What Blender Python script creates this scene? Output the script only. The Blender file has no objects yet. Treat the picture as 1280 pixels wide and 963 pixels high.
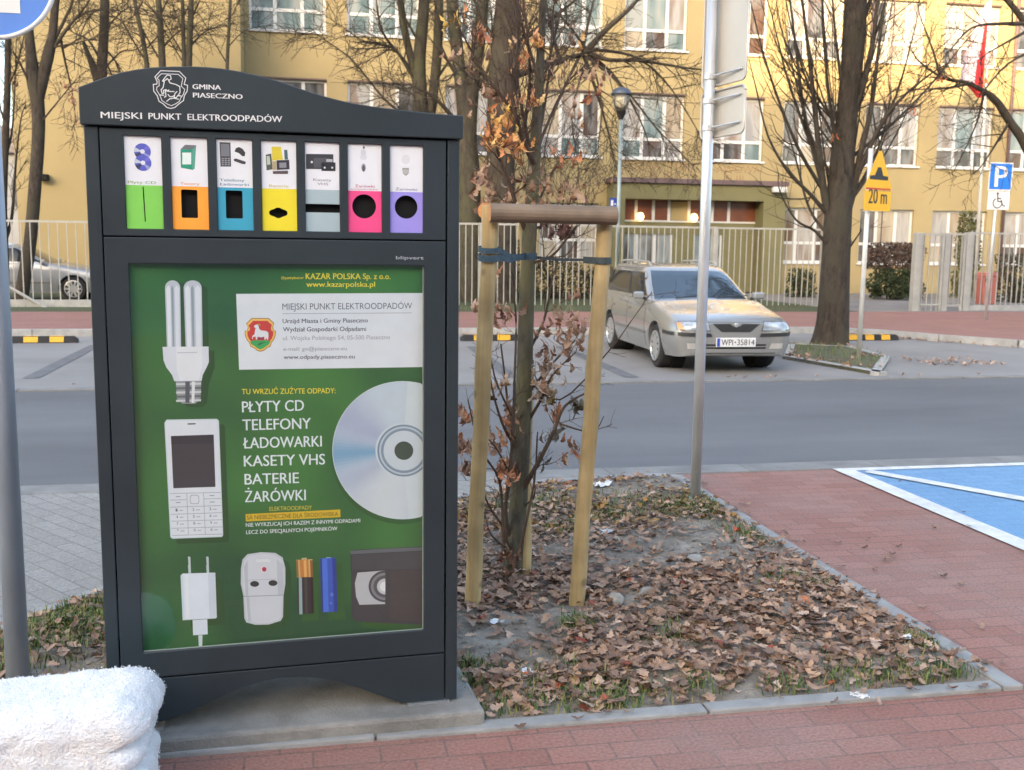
import bpy, bmesh, math, random
import numpy as np
from mathutils import Vector, Matrix, noise as mnoise
S = bpy.context.scene
COL = S.collection
PI = math.pi
R = math.radians

# ------------------------------------------------------------------ camera, sky, sun, exposure
EYE = np.array([0.0, 0.0, 1.52]); FPX = 1283.0; CXP, CYP = 640.0, 481.5
YAW, PITCH, ROLL, KYAW = .1961, .1327, .0123, .0572
_f = np.array([math.sin(YAW)*math.cos(PITCH), math.cos(YAW)*math.cos(PITCH), -math.sin(PITCH)])
_r = np.array([math.cos(YAW), -math.sin(YAW), 0.0]); _d = np.cross(_f, _r)
CR = math.cos(ROLL)*_r - math.sin(ROLL)*_d
CD = math.cos(ROLL)*_d + math.sin(ROLL)*_r
CF = _f
cd = bpy.data.cameras.new('camera'); cam = bpy.data.objects.new('camera', cd); COL.objects.link(cam)
cam.matrix_world = Matrix(((CR[0], -CD[0], -CF[0], EYE[0]), (CR[1], -CD[1], -CF[1], EYE[1]), (CR[2], -CD[2], -CF[2], EYE[2]), (0, 0, 0, 1)))
cd.sensor_width = 36.0; cd.lens = 36.0*FPX/1280.0; cd.clip_start = .05; cd.clip_end = 3000
cd.dof.use_dof = True; cd.dof.focus_distance = 3.6; cd.dof.aperture_fstop = 7.5
S.camera = cam

SUN_EL, SUN_AZ = 13.0, 33.0          # degrees; azimuth of the light's travel measured from +Y towards +X
w = bpy.data.worlds.new('World'); S.world = w; w.use_nodes = True
nt = w.node_tree; nt.nodes.clear()
sky = nt.nodes.new('ShaderNodeTexSky'); sky.sky_type = 'NISHITA'; sky.sun_disc = False
sky.sun_elevation = R(SUN_EL); sky.sun_rotation = R(180+SUN_AZ); sky.air_density = .9; sky.dust_density = 3.5; sky.ozone_density = .4
bg = nt.nodes.new('ShaderNodeBackground'); bg.inputs[1].default_value = .15
ow = nt.nodes.new('ShaderNodeOutputWorld')
nt.links.new(sky.outputs[0], bg.inputs[0]); nt.links.new(bg.outputs[0], ow.inputs[0])
sl = bpy.data.lights.new('sun', 'SUN'); sl.energy = 2.0; sl.angle = R(.5); sl.color = (1.0, .70, .36)
so = bpy.data.objects.new('sun', sl); COL.objects.link(so)
_dir = Vector((math.sin(R(SUN_AZ))*math.cos(R(SUN_EL)), math.cos(R(SUN_AZ))*math.cos(R(SUN_EL)), -math.sin(R(SUN_EL))))
so.rotation_euler = _dir.to_track_quat('-Z', 'Y').to_euler()
S.view_settings.view_transform = 'Standard'; S.view_settings.look = 'None'
S.view_settings.exposure = 2.6; S.view_settings.gamma = 1.0; S.view_settings.use_curve_mapping = False
S.cycles.max_bounces = 8; S.cycles.transparent_max_bounces = 12
S.cycles.caustics_reflective = False; S.cycles.caustics_refractive = False

# ------------------------------------------------------------------ measuring helpers (photo pixel -> point on a real plane)
def ray(x, y):
    return CR*((x-CXP)/FPX) + CD*((y-CYP)/FPX) + CF
def G(x, y, z=0.0):
    d = ray(x, y); p = EYE + d*((z-EYE[2])/d[2]); return (float(p[0]), float(p[1]), z)
def AY(x, y, Y):
    d = ray(x, y); p = EYE + d*(Y/d[1]); return (float(p[0]), float(p[1]), float(p[2]))
def ppm(Y, X=0.0):
    return FPX/float(CF @ (np.array([X, Y, 1.0])-EYE))
K0 = np.array(G(571, 876, .06))
KU = np.array([math.cos(KYAW), math.sin(KYAW), 0]); KN = np.array([math.sin(KYAW), -math.cos(KYAW), 0])
def KP(x, y):
    d = ray(x, y); t = ((K0-EYE) @ KN)/(d @ KN); p = EYE+t*d
    return (float((p-K0) @ KU), float(p[2]-.06))

# ------------------------------------------------------------------ colours and materials
def lin(r, g, b):
    f = lambda c: c/12.92 if c <= .04045 else ((c+.055)/1.055)**2.4
    return (f(r/255), f(g/255), f(b/255))
_M = {}
def mat(name, col=(.5, .5, .5), rough=.6, var=.15, vscale=8.0, bump=0.0, bscale=60.0, metal=0.0, spec=.5, attr=False, coat=0.0, sheen=0.0, col2=None, detail=4.0, stretch=None, emit=None, trans=0.0, hue=0.0):
    if name in _M: return _M[name]
    m = bpy.data.materials.new(name); m.use_nodes = True; n = m.node_tree.nodes; L = m.node_tree.links
    p = n['Principled BSDF']
    p.inputs['Roughness'].default_value = rough; p.inputs['Metallic'].default_value = metal
    p.inputs['Specular IOR Level'].default_value = spec
    if coat: p.inputs['Coat Weight'].default_value = coat; p.inputs['Coat Roughness'].default_value = .06
    if sheen: p.inputs['Sheen Weight'].default_value = sheen
    if trans: p.inputs['Subsurface Weight'].default_value = 0
    tc = n.new('ShaderNodeTexCoord'); mp = n.new('ShaderNodeMapping'); L.new(tc.outputs['Object'], mp.inputs[0])
    if stretch: mp.inputs['Scale'].default_value = stretch
    nz = n.new('ShaderNodeTexNoise'); nz.inputs['Scale'].default_value = vscale; nz.inputs['Detail'].default_value = detail; nz.inputs['Roughness'].default_value = .6
    L.new(mp.outputs[0], nz.inputs['Vector'])
    rmp = n.new('ShaderNodeMapRange'); rmp.inputs[1].default_value = .28; rmp.inputs[2].default_value = .72
    L.new(nz.outputs['Fac'], rmp.inputs[0])
    mx = n.new('ShaderNodeMix'); mx.data_type = 'RGBA'; L.new(rmp.outputs[0], mx.inputs[0])
    a = tuple(c*(1-var) for c in col)+(1,); b = (tuple(col2) if col2 else tuple(min(1, c*(1+var)) for c in col))+(1,)
    if attr:
        at = n.new('ShaderNodeAttribute'); at.attribute_name = 'Col'
        mu = n.new('ShaderNodeMix'); mu.data_type = 'RGBA'; mu.blend_type = 'MULTIPLY'; mu.inputs[0].default_value = 1.0
        mx.inputs[6].default_value = (1-var,)*3+(1,); mx.inputs[7].default_value = (1+var,)*3+(1,)
        L.new(at.outputs['Color'], mu.inputs[6]); L.new(mx.outputs[2], mu.inputs[7]); L.new(mu.outputs[2], p.inputs['Base Color'])
    else:
        mx.inputs[6].default_value = a; mx.inputs[7].default_value = b
        L.new(mx.outputs[2], p.inputs['Base Color'])
    if bump:
        b2 = n.new('ShaderNodeTexNoise'); b2.inputs['Scale'].default_value = bscale; b2.inputs['Detail'].default_value = 5
        L.new(mp.outputs[0], b2.inputs['Vector'])
        bp = n.new('ShaderNodeBump'); bp.inputs['Strength'].default_value = bump; bp.inputs['Distance'].default_value = .01
        L.new(b2.outputs['Fac'], bp.inputs['Height']); L.new(bp.outputs[0], p.inputs['Normal'])
    if emit:
        p.inputs['Emission Color'].default_value = emit[:3]+(1,); p.inputs['Emission Strength'].default_value = emit[3]
    _M[name] = m; return m

def glass_mat(name, tint=(.9, .95, .95), rough=.02, refl=1.0, opacity=.0, darkcol=(.02, .03, .03)):
    """thin sheet: what is behind shows through, with a real fresnel reflection on top"""
    if name in _M: return _M[name]
    m = bpy.data.materials.new(name); m.use_nodes = True; n = m.node_tree.nodes; L = m.node_tree.links; n.clear()
    o = n.new('ShaderNodeOutputMaterial'); tr = n.new('ShaderNodeBsdfTransparent'); tr.inputs[0].default_value = tint+(1,)
    gl = n.new('ShaderNodeBsdfGlossy'); gl.inputs['Roughness'].default_value = rough
    fr = n.new('ShaderNodeFresnel'); fr.inputs[0].default_value = 1.5
    mu = n.new('ShaderNodeMath'); mu.operation = 'MULTIPLY'; mu.inputs[1].default_value = refl; mu.use_clamp = True
    mx = n.new('ShaderNodeMixShader'); L.new(fr.outputs[0], mu.inputs[0]); L.new(mu.outputs[0], mx.inputs[0])
    if opacity:
        df = n.new('ShaderNodeBsdfDiffuse'); df.inputs[0].default_value = darkcol+(1,)
        m2 = n.new('ShaderNodeMixShader'); m2.inputs[0].default_value = opacity
        L.new(tr.outputs[0], m2.inputs[1]); L.new(df.outputs[0], m2.inputs[2]); L.new(m2.outputs[0], mx.inputs[1])
    else: L.new(tr.outputs[0], mx.inputs[1])
    L.new(gl.outputs[0], mx.inputs[2]); L.new(mx.outputs[0], o.inputs[0])
    _M[name] = m; return m

# ------------------------------------------------------------------ mesh builder
def tag(o, label=None, cat=None, group=None, kind=None):
    if label: o['label'] = label
    if cat: o['category'] = cat
    if group: o['group'] = group
    if kind: o['kind'] = kind
    return o
def empty(name, loc, label, cat, group=None, rz=0.0):
    o = bpy.data.objects.new(name, None); COL.objects.link(o); o.location = loc; o.rotation_euler = (0, 0, rz); o.empty_display_size = .1
    return tag(o, label, cat, group)
class MB:
    def __init__(s, org=(0, 0, 0)):
        s.v = []; s.f = []; s.m = []; s.c = []; s.o = org; s.mi = 0; s.col = (1, 1, 1)
    def vert(s, p):
        s.v.append((p[0]-s.o[0], p[1]-s.o[1], p[2]-s.o[2])); return len(s.v)-1
    def face(s, idx, m=None, col=None):
        s.f.append(tuple(idx)); s.m.append(s.mi if m is None else m); s.c.append(s.col if col is None else col)
    def poly(s, pts, m=None, col=None):
        s.face([s.vert(p) for p in pts], m, col)
    def box(s, x0, x1, y0, y1, z0, z1, m=None, col=None):
        i = [s.vert(p) for p in ((x0, y0, z0), (x1, y0, z0), (x1, y1, z0), (x0, y1, z0), (x0, y0, z1), (x1, y0, z1), (x1, y1, z1), (x0, y1, z1))]
        for q in ((0, 3, 2, 1), (4, 5, 6, 7), (0, 1, 5, 4), (1, 2, 6, 5), (2, 3, 7, 6), (3, 0, 4, 7)): s.face([i[k] for k in q], m, col)
    def obox(s, c, ax, ay, az, m=None, col=None):
        """box from centre and three half-axis vectors"""
        c, ax, ay, az = map(np.array, (c, ax, ay, az))
        P = [c+sx*ax+sy*ay+sz*az for sz in (-1, 1) for sx, sy in ((-1, -1), (1, -1), (1, 1), (-1, 1))]
        i = [s.vert(p) for p in P]
        for q in ((0, 3, 2, 1), (4, 5, 6, 7), (0, 1, 5, 4), (1, 2, 6, 5), (2, 3, 7, 6), (3, 0, 4, 7)): s.face([i[k] for k in q], m, col)
    def prism(s, pts, y0, y1, m=None, col=None, mp=None):
        """outline in (x,z), pulled from y0 to y1; mp maps (x,y,z) to another frame"""
        g = mp or (lambda x, y, z: (x, y, z)); n = len(pts)
        a = [s.vert(g(x, y0, z)) for x, z in pts]; b = [s.vert(g(x, y1, z)) for x, z in pts]
        s.face(a, m, col); s.face(b[::-1], m, col)
        for k in range(n): s.face((a[k], b[k], b[(k+1) % n], a[(k+1) % n]), m, col)
    def sheet(s, pts, z, m=None, col=None):
        s.poly([(p[0], p[1], z) for p in pts], m, col)
    def slab(s, pts, z0, z1, m=None, col=None):
        n = len(pts); a = [s.vert((p[0], p[1], z0)) for p in pts]; b = [s.vert((p[0], p[1], z1)) for p in pts]
        s.face(b, m, col); s.face(a[::-1], m, col)
        for k in range(n): s.face((a[k], a[(k+1) % n], b[(k+1) % n], b[k]), m, col)
    def tube(s, pts, rad, n=8, m=None, col=None, cap=True):
        P = [Vector(p) for p in pts]; rings = []; up = None
        if not hasattr(rad, '__len__'): rad = [rad]*len(P)
        for k, p in enumerate(P):
            t = (P[min(k+1, len(P)-1)]-P[max(k-1, 0)])
            if t.length < 1e-9: t = Vector((0, 0, 1))
            t.normalize()
            if up is None:
                up = Vector((0, 0, 1)) if abs(t.z) < .9 else Vector((1, 0, 0))
            a = t.cross(up)
            if a.length < 1e-4: a = t.cross(Vector((.3, 1, .2)))
            a.normalize(); b = t.cross(a); up = -b if False else up
            rings.append([s.vert(p+(a*math.cos(2*PI*j/n)+b*math.sin(2*PI*j/n))*rad[k]) for j in range(n)])
        for k in range(len(rings)-1):
            A, B = rings[k], rings[k+1]
            for j in range(n): s.face((A[j], A[(j+1) % n], B[(j+1) % n], B[j]), m, col)
        if cap and n > 2:
            s.face(rings[0][::-1], m, col); s.face(rings[-1], m, col)
    def lathe(s, c, prof, n=24, axis='z', m=None, col=None, cap=True):
        rings = []
        for r, h in prof:
            ring = []
            for j in range(n):
                a = 2*PI*j/n; u, v = r*math.cos(a), r*math.sin(a)
                p = {'z': (u, v, h), 'x': (h, u, v), 'y': (u, h, v)}[axis]
                ring.append(s.vert((c[0]+p[0], c[1]+p[1], c[2]+p[2])))
            rings.append(ring)
        for k in range(len(rings)-1):
            A, B = rings[k], rings[k+1]
            for j in range(n): s.face((A[j], A[(j+1) % n], B[(j+1) % n], B[j]), m, col)
        if cap: s.face(rings[0][::-1], m, col); s.face(rings[-1], m, col)
    def build(s, name, mats, parent=None, smooth=False, bevel=0.0, loc=None, recalc=True):
        me = bpy.data.meshes.new(name); me.from_pydata(s.v, [], s.f)
        for x in (mats if isinstance(mats, (list, tuple)) else [mats]): me.materials.append(x)
        if s.m: me.polygons.foreach_set('material_index', s.m)
        if any(c != (1, 1, 1) for c in s.c):
            at = me.color_attributes.new('Col', 'FLOAT_COLOR', 'CORNER'); buf = []
            for f, c in zip(s.f, s.c): buf += (list(c[:3])+[1.0])*len(f)
            at.data.foreach_set('color', buf)
        if recalc:
            bm = bmesh.new(); bm.from_mesh(me); bmesh.ops.recalc_face_normals(bm, faces=bm.faces); bm.to_mesh(me); bm.free()
        if smooth: me.polygons.foreach_set('use_smooth', [True]*len(me.polygons))
        me.update()
        o = bpy.data.objects.new(name, me); COL.objects.link(o)
        if parent: o.parent = parent
        o.location = loc if loc is not None else (s.o if not parent else (0, 0, 0))
        if bevel:
            b = o.modifiers.new('bevel', 'BEVEL'); b.width = bevel; b.segments = 2; b.limit_method = 'ANGLE'; b.angle_limit = R(40)
        return o

# ------------------------------------------------------------------ lettering: built-in font turned into mesh faces
_capcache = {}
def text_mesh(s, bold=0.0):
    cu = bpy.data.curves.new('t', 'FONT'); cu.body = s; cu.size = 1.0; cu.offset = bold; cu.resolution_u = 3; cu.fill_mode = 'FRONT' if False else 'BOTH'
    ob = bpy.data.objects.new('t', cu); COL.objects.link(ob); bpy.context.view_layer.update()
    me = bpy.data.meshes.new_from_object(ob.evaluated_get(bpy.context.evaluated_depsgraph_get()))
    v = [(x.co.x, x.co.y) for x in me.vertices]; f = [tuple(p.vertices) for p in me.polygons]
    bpy.data.objects.remove(ob); bpy.data.curves.remove(cu); bpy.data.meshes.remove(me)
    return v, f
def cap_h(b):
    if b not in _capcache:
        v, f = text_mesh('H', b); _capcache[b] = max(p[1] for p in v)-min(0, min(p[1] for p in v))
    return _capcache[b]
def put_text(mb, s, A, B, h, place, col=(1, 1, 1), bold=0.0, m=None):
    """letters from A to B (two points of a baseline on a plane), capitals h tall; place(x,z) gives the 3D point"""
    v, f = text_mesh(s, 0.0)
    if not v: return
    x0 = min(p[0] for p in v); x1 = max(p[0] for p in v); k = h/cap_h(0.0); sxx = (B[0]-A[0])/(x1-x0)
    for n_, dx in enumerate((0,) if not bold else (-bold*.8, 0, bold*.8)):        # heavier letters: the stroke laid side by side
        base = len(mb.v)
        for x, y in v:
            t = (x-x0)/(x1-x0); p = place(A[0]+(B[0]-A[0])*t+dx*k, A[1]+(B[1]-A[1])*t+y*k)
            mb.vert((p[0], p[1]-.00006*n_, p[2]))
        for q in f: mb.face([base+i for i in q], m, col)
def circle(cx, cz, rx, rz=None, n=32, a0=0, a1=360):
    rz = rz or rx
    full = (a1-a0) == 360
    return [(cx+rx*math.cos(R(a0+(a1-a0)*k/(n if full else n-1))), cz+rz*math.sin(R(a0+(a1-a0)*k/(n if full else n-1)))) for k in range(n)]
def rrect(x0, x1, z0, z1, r, n=4):
    out = []
    for cx, cz, a in ((x1-r, z1-r, 0), (x0+r, z1-r, 90), (x0+r, z0+r, 180), (x1-r, z0+r, 270)):
        out += [(cx+r*math.cos(R(a+90*k/n)), cz+r*math.sin(R(a+90*k/n))) for k in range(n+1)]
    return out
def holed(mb, outer, holes, y0, y1, m=None, col=None):
    """plate with holes, in the xz plane, y0 front to y1 back"""
    bm = bmesh.new(); loops = []
    for L in [outer]+holes:
        vs = [bm.verts.new((x, 0, z)) for x, z in L]; loops.append(vs)
        for k in range(len(vs)): bm.edges.new((vs[k], vs[(k+1) % len(vs)]))
    bmesh.ops.triangle_fill(bm, use_beauty=True, use_dissolve=False, edges=bm.edges[:])
    bm.verts.index_update(); b = len(mb.v); b2 = b+len(bm.verts)
    for y in (y0, y1):
        for v in bm.verts: mb.vert((v.co.x, y, v.co.z))
    for f in bm.faces:
        i = [v.index for v in f.verts]; mb.face([b+k for k in i], m, col); mb.face([b2+k for k in reversed(i)], m, col)
    for vs in loops:
        for k in range(len(vs)):
            i, j = vs[k].index, vs[(k+1) % len(vs)].index; mb.face((b+i, b+j, b2+j, b2+i), m, col)
    bm.free()
# ------------------------------------------------------------------ ground, road, pavements
def brick_mat(name, c1, c2, mortar, bw, bh, rot=0.0, gap=.006, offset=.5, rough=.8, stain=.25, stain_col=None):
    m = bpy.data.materials.new(name); m.use_nodes = True; n = m.node_tree.nodes; L = m.node_tree.links; p = n['Principled BSDF']
    p.inputs['Roughness'].default_value = rough; p.inputs['Specular IOR Level'].default_value = .35
    tc = n.new('ShaderNodeTexCoord'); mp = n.new('ShaderNodeMapping'); mp.inputs['Rotation'].default_value = (0, 0, rot); L.new(tc.outputs['Object'], mp.inputs[0])
    wob = n.new('ShaderNodeTexNoise'); wob.inputs['Scale'].default_value = 3.0; L.new(mp.outputs[0], wob.inputs['Vector'])
    wm = n.new('ShaderNodeVectorMath'); wm.operation = 'SCALE'; wm.inputs['Scale'].default_value = .012; L.new(wob.outputs['Color'], wm.inputs[0])
    ad = n.new('ShaderNodeVectorMath'); ad.operation = 'ADD'; L.new(mp.outputs[0], ad.inputs[0]); L.new(wm.outputs[0], ad.inputs[1])
    br = n.new('ShaderNodeTexBrick'); br.offset = offset; br.inputs['Scale'].default_value = 1.0
    br.inputs['Brick Width'].default_value = bw; br.inputs['Row Height'].default_value = bh; br.inputs['Mortar Size'].default_value = gap; br.inputs['Mortar Smooth'].default_value = .3
    br.inputs['Color1'].default_value = c1+(1,); br.inputs['Color2'].default_value = c2+(1,); br.inputs['Mortar'].default_value = mortar+(1,); br.inputs['Bias'].default_value = -.1
    L.new(ad.outputs[0], br.inputs['Vector'])
    nz = n.new('ShaderNodeTexNoise'); nz.inputs['Scale'].default_value = 1.1; nz.inputs['Detail'].default_value = 8; nz.inputs['Roughness'].default_value = .65; L.new(tc.outputs['Object'], nz.inputs['Vector'])
    mr = n.new('ShaderNodeMapRange'); mr.inputs[1].default_value = .42; mr.inputs[2].default_value = .75; mr.inputs[4].default_value = .75; L.new(nz.outputs['Fac'], mr.inputs[0])
    mx = n.new('ShaderNodeMix'); mx.data_type = 'RGBA'; L.new(mr.outputs[0], mx.inputs[0]); L.new(br.outputs['Color'], mx.inputs[6])
    mx.inputs[7].default_value = (stain_col or tuple(c*.75 for c in c1))+(1,)
    fn = n.new('ShaderNodeTexNoise'); fn.inputs['Scale'].default_value = 90; fn.inputs['Detail'].default_value = 3; L.new(tc.outputs['Object'], fn.inputs['Vector'])
    fr = n.new('ShaderNodeMapRange'); fr.inputs[1].default_value = .3; fr.inputs[2].default_value = .7; fr.inputs[3].default_value = 1-stain; fr.inputs[4].default_value = 1+stain*.6; L.new(fn.outputs['Fac'], fr.inputs[0])
    mu = n.new('ShaderNodeMix'); mu.data_type = 'RGBA'; mu.blend_type = 'MULTIPLY'; mu.inputs[0].default_value = 1; L.new(mx.outputs[2], mu.inputs[6]); L.new(fr.outputs[0], mu.inputs[7])
    L.new(mu.outputs[2], p.inputs['Base Color'])
    sm = n.new('ShaderNodeMath'); sm.operation = 'MULTIPLY_ADD'; sm.inputs[1].default_value = -.6; L.new(br.outputs['Fac'], sm.inputs[0]); L.new(fn.outputs['Fac'], sm.inputs[2])
    bp = n.new('ShaderNodeBump'); bp.inputs['Strength'].default_value = .5; bp.inputs['Distance'].default_value = .006; L.new(sm.outputs[0], bp.inputs['Height']); L.new(bp.outputs[0], p.inputs['Normal'])
    return m
m_red = brick_mat('red_paving', (.285, .132, .102), (.345, .172, .136), (.185, .115, .093), .20, .10, 0, .004, stain_col=(.305, .21, .178))
m_redfar = brick_mat('red_paving_far', (.30, .148, .120), (.335, .17, .140), (.22, .138, .115), .20, .10, 0, .004)
m_grey = brick_mat('grey_paving', (.275, .262, .24), (.315, .30, .275), (.19, .18, .165), .20, .10, R(52), .005, stain_col=(.25, .235, .215))
m_blue = brick_mat('blue_paint', (.15, .295, .47), (.18, .33, .51), (.12, .225, .38), .20, .10, 0, .004, stain_col=(.16, .33, .53), stain=.15)
m_white = mat('white_road_paint', (.62, .62, .61), .7, .22, 9, .25, 120)
m_asph = mat('asphalt', (.150, .152, .157), .85, .20, .45, .5, 240, spec=.3, detail=14, stretch=(.5, 1.6, 1))
m_conc = mat('kerb_concrete', (.36, .36, .35), .85, .22, 5, .4, 120, detail=8)
m_conc_far = mat('pad_concrete', (.235, .225, .215), .88, .22, .5, .3, 150, detail=9)
m_kerbr = mat('road_kerb_concrete', (.215, .21, .20), .88, .25, 4, .4, 120, detail=8)
m_yard = mat('yard_asphalt', (.20, .19, .185), .9, .2, .8, .3, 100)
m_soilfar = mat('soil_far', (.13, .105, .075), .95, .4, 2.0, .5, 30, col2=(.10, .12, .05))
m_dark = mat('black_gap', (.006, .006, .007), .9, .1)

def ground(name, pts, z, m, z0=None):
    b = MB()
    if z0 is None: b.sheet(pts, z)
    else: b.slab(pts, z0, z)
    o = b.build(name, m); o['kind'] = 'structure'; return o
BED_FAR = [(2.37, 6.42), (1.95, 6.42), (1.55, 6.33), (1.15, 6.17), (.8, 5.98), (.4, 5.70), (0, 5.36), (-.45, 4.95), (-.9, 4.55), (-1.22, 4.12), (-1.6, 3.55), (-1.95, 3.05)]
BED = [(-1.95, 3.09), (2.37, 3.09)] + BED_FAR[:-1]
ground('ground', [(-600, -400), (700, -400), (700, 900), (-600, 900)], -.06, m_yard)
ground('road', [(-80, 6.74), (90, 6.74), (90, 11.55), (-80, 11.55)], -.03, m_asph)
ground('pavement', [(-20, -12), (40, -12), (40, 6.52), (-20, 6.52)], 0.0, m_red, -.06)
ground('paver_strip', [(-20, 6.52), (-20, 2.4), (-2.2, 2.4)] + BED_FAR[::-1] + [(2.44, 6.42), (2.44, 6.52)], .004, m_grey)
b = MB()
for k in range(-20, 40): b.box(k+.003, k+.997, 6.522, 6.76, -.05, .008)
b.build('road_kerb', m_kerbr, bevel=.006)['kind'] = 'structure'
ground('gutter_joint', [(-40, 6.765), (60, 6.765), (60, 6.81), (-40, 6.81)], -.026, m_soilfar)
ground('parking_pad', [(-40, 11.55), (60, 11.55), (60, 18.6), (-40, 18.6)], -.022, m_conc_far)
b = MB()
for k in range(-20, 40): b.box(k+.004, k+.996, 11.40, 11.56, -.05, -.012)
b.build('parking_kerb', m_kerbr, bevel=.006)['kind'] = 'structure'
m_tar = mat('bay_line_paint', (.13, .13, .135), .85, .25, 3)
b = MB()
for a, c in (((38, 471), (120, 430)), ((590, 432), (640, 470)), ((700, 432), (790, 470))):
    p, q = G(*a), G(*c); n = Vector((q[1]-p[1], p[0]-q[0], 0)).normalized()*.09
    b.poly([(p[0]-n.x, p[1]-n.y, -.017), (p[0]+n.x, p[1]+n.y, -.017), (q[0]+n.x, q[1]+n.y, -.017), (q[0]-n.x, q[1]-n.y, -.017)])
b.build('bay_markings', m_tar)['kind'] = 'structure'
PATH = [(-40, 18.3), (9.8, 18.1), (10.5, 17.4), (11.0, 16.3), (11.7, 15.2), (12.8, 14.5), (14.5, 14.1), (40, 13.9), (40, 22.9), (-40, 22.9)]
ground('far_path', PATH, .085, m_redfar, -.05)
# the raised kerb along the far path
b = MB()
KE = [(-40, 18.22), (9.75, 18.02), (10.42, 17.35), (10.92, 16.25), (11.62, 15.12), (12.75, 14.4), (14.5, 13.98), (40, 13.78)]
for p, q in zip(KE[:-1], KE[1:]):
    n = max(1, int(math.dist(p, q)/1.0)); d = Vector((q[0]-p[0], q[1]-p[1], 0)); nn = Vector((d.y, -d.x, 0)).normalized()*-.06
    for k in range(n):
        a = Vector((p[0], p[1], 0))+d*(k/n)+d.normalized()*.005; c = Vector((p[0], p[1], 0))+d*((k+1)/n)-d.normalized()*.005
        b.slab([(a-nn)[:2], (c-nn)[:2], (c+nn)[:2], (a+nn)[:2]], -.05, .10)
b.build('path_kerb', m_conc)['kind'] = 'structure'
ground('verge', [(-40, 22.9), (13.4, 22.9), (13.4, 33.9), (-40, 33.9)], .06, mat('verge_soil', (.10, .095, .05), .95, .5, 1.2, .6, 30, col2=(.055, .085, .03)), -.06)
ground('yard', [(13.4, 22.9), (40, 22.9), (40, 33.9), (13.4, 33.9)], .05, m_yard, -.06)
# disabled parking bay
b = MB(); b.sheet([(3.72, 6.47), (9.5, 6.47), (9.5, 1.4), (3.72, 1.4)], .004)
b.build('bay_surface', m_blue)['kind'] = 'structure'
b = MB()
b.sheet([(3.60, 6.515), (9.6, 6.515), (9.6, 6.43), (3.60, 6.43)], .008); b.sheet([(3.60, 6.43), (3.735, 6.43), (3.735, 1.3), (3.60, 1.3)], .008)
b.poly([(3.76, 6.36, .012), (3.84, 6.43, .012), (4.75, 4.97, .012), (4.64, 4.92, .012)])
c0 = Vector((5.35, 6.05, .012))
for k in range(24):
    a0, a1 = 2*PI*k/24, 2*PI*(k+1)/24
    b.poly([c0+Vector((r*math.cos(a), q*math.sin(a), 0)) for r, q, a in ((.16, .11, a0), (.16, .11, a1), (.001, .001, a1), (.001, .001, a0))])
b.poly([(5.42, 5.98, .012), (5.55, 5.98, .012), (5.9, 5.2, .012), (5.78, 5.2, .012)])
b.build('bay_lines', m_white)['kind'] = 'structure'

# kerb stones round the planting bed (one run of concrete edging)
m_edge = mat('edging_concrete', (.29, .29, .28), .85, .22, 7, .4, 150, detail=8)
b = MB()
def edging(p, q, w, z1, L=1.0):
    d = Vector((q[0]-p[0], q[1]-p[1], 0)); n = max(1, round(d.length/L)); nn = Vector((-d.y, d.x, 0)).normalized()*w
    for k in range(n):
        a = Vector((p[0], p[1], 0))+d*((k+.003)/n); c = Vector((p[0], p[1], 0))+d*((k+.997)/n)
        j = random.Random(k+int(p[0]*10)).uniform(-.003, .003)
        b.slab([a[:2], c[:2], (c+nn)[:2], (a+nn)[:2]], -.05, z1+j)
edging((2.45, 3.02), (2.45, 6.44), .075, .018)
edging((-2.0, 3.025), (2.37, 3.025), .065, .016)
for p, q in zip(BED_FAR[:-1], BED_FAR[1:]): edging(q, p, .07, .020, .9)
o = b.build('bed_kerb', m_edge, bevel=.006); o['kind'] = 'structure'

# soil: a gently uneven sheet inside the bed
def bed_h(x, y): return .012+.035*max(0, mnoise.noise(Vector((x*.9, y*.9, 1))))+.018*mnoise.noise(Vector((x*4, y*4, 3)))+.012*mnoise.noise(Vector((x*11, y*11, 9)))+.010*mnoise.noise(Vector((x*26, y*26, 4)))
def in_poly(x, y, P):
    c = False; n = len(P)
    for i in range(n):
        x1, y1 = P[i]; x2, y2 = P[(i+1) % n]
        if (y1 > y) != (y2 > y) and x < (x2-x1)*(y-y1)/(y2-y1)+x1: c = not c
    return c
def edge_d(x, y, P):
    best = 9
    for i in range(len(P)):
        a = Vector(P[i]); c = Vector(P[(i+1) % len(P)]); p = Vector((x, y)); d = c-a
        t = max(0, min(1, (p-a).dot(d)/d.length_squared)); best = min(best, (p-a-d*t).length)
    return best
b = MB(); st = .022; idx = {}
for i in range(-91, 110):
    for j in range(138, 295):
        x, y = i*st, j*st
        if in_poly(x+st/2, y+st/2, BED):
            q = []
            for dx, dy in ((0, 0), (1, 0), (1, 1), (0, 1)):
                k = (i+dx, j+dy)
                if k not in idx:
                    px, py = k[0]*st, k[1]*st; e = min(1, edge_d(px, py, BED)/.25)
                    idx[k] = b.vert((px, py, .009+bed_h(px, py)*e))
                q.append(idx[k])
            b.face(q)
m_soil = mat('soil', (.205, .168, .128), .95, .45, 6, 1.0, 70, detail=10, col2=(.38, .335, .275))
b.build('bed_soil', m_soil, smooth=True)['kind'] = 'structure'
ground('bed_base', BED, .008, m_soil)
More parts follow.
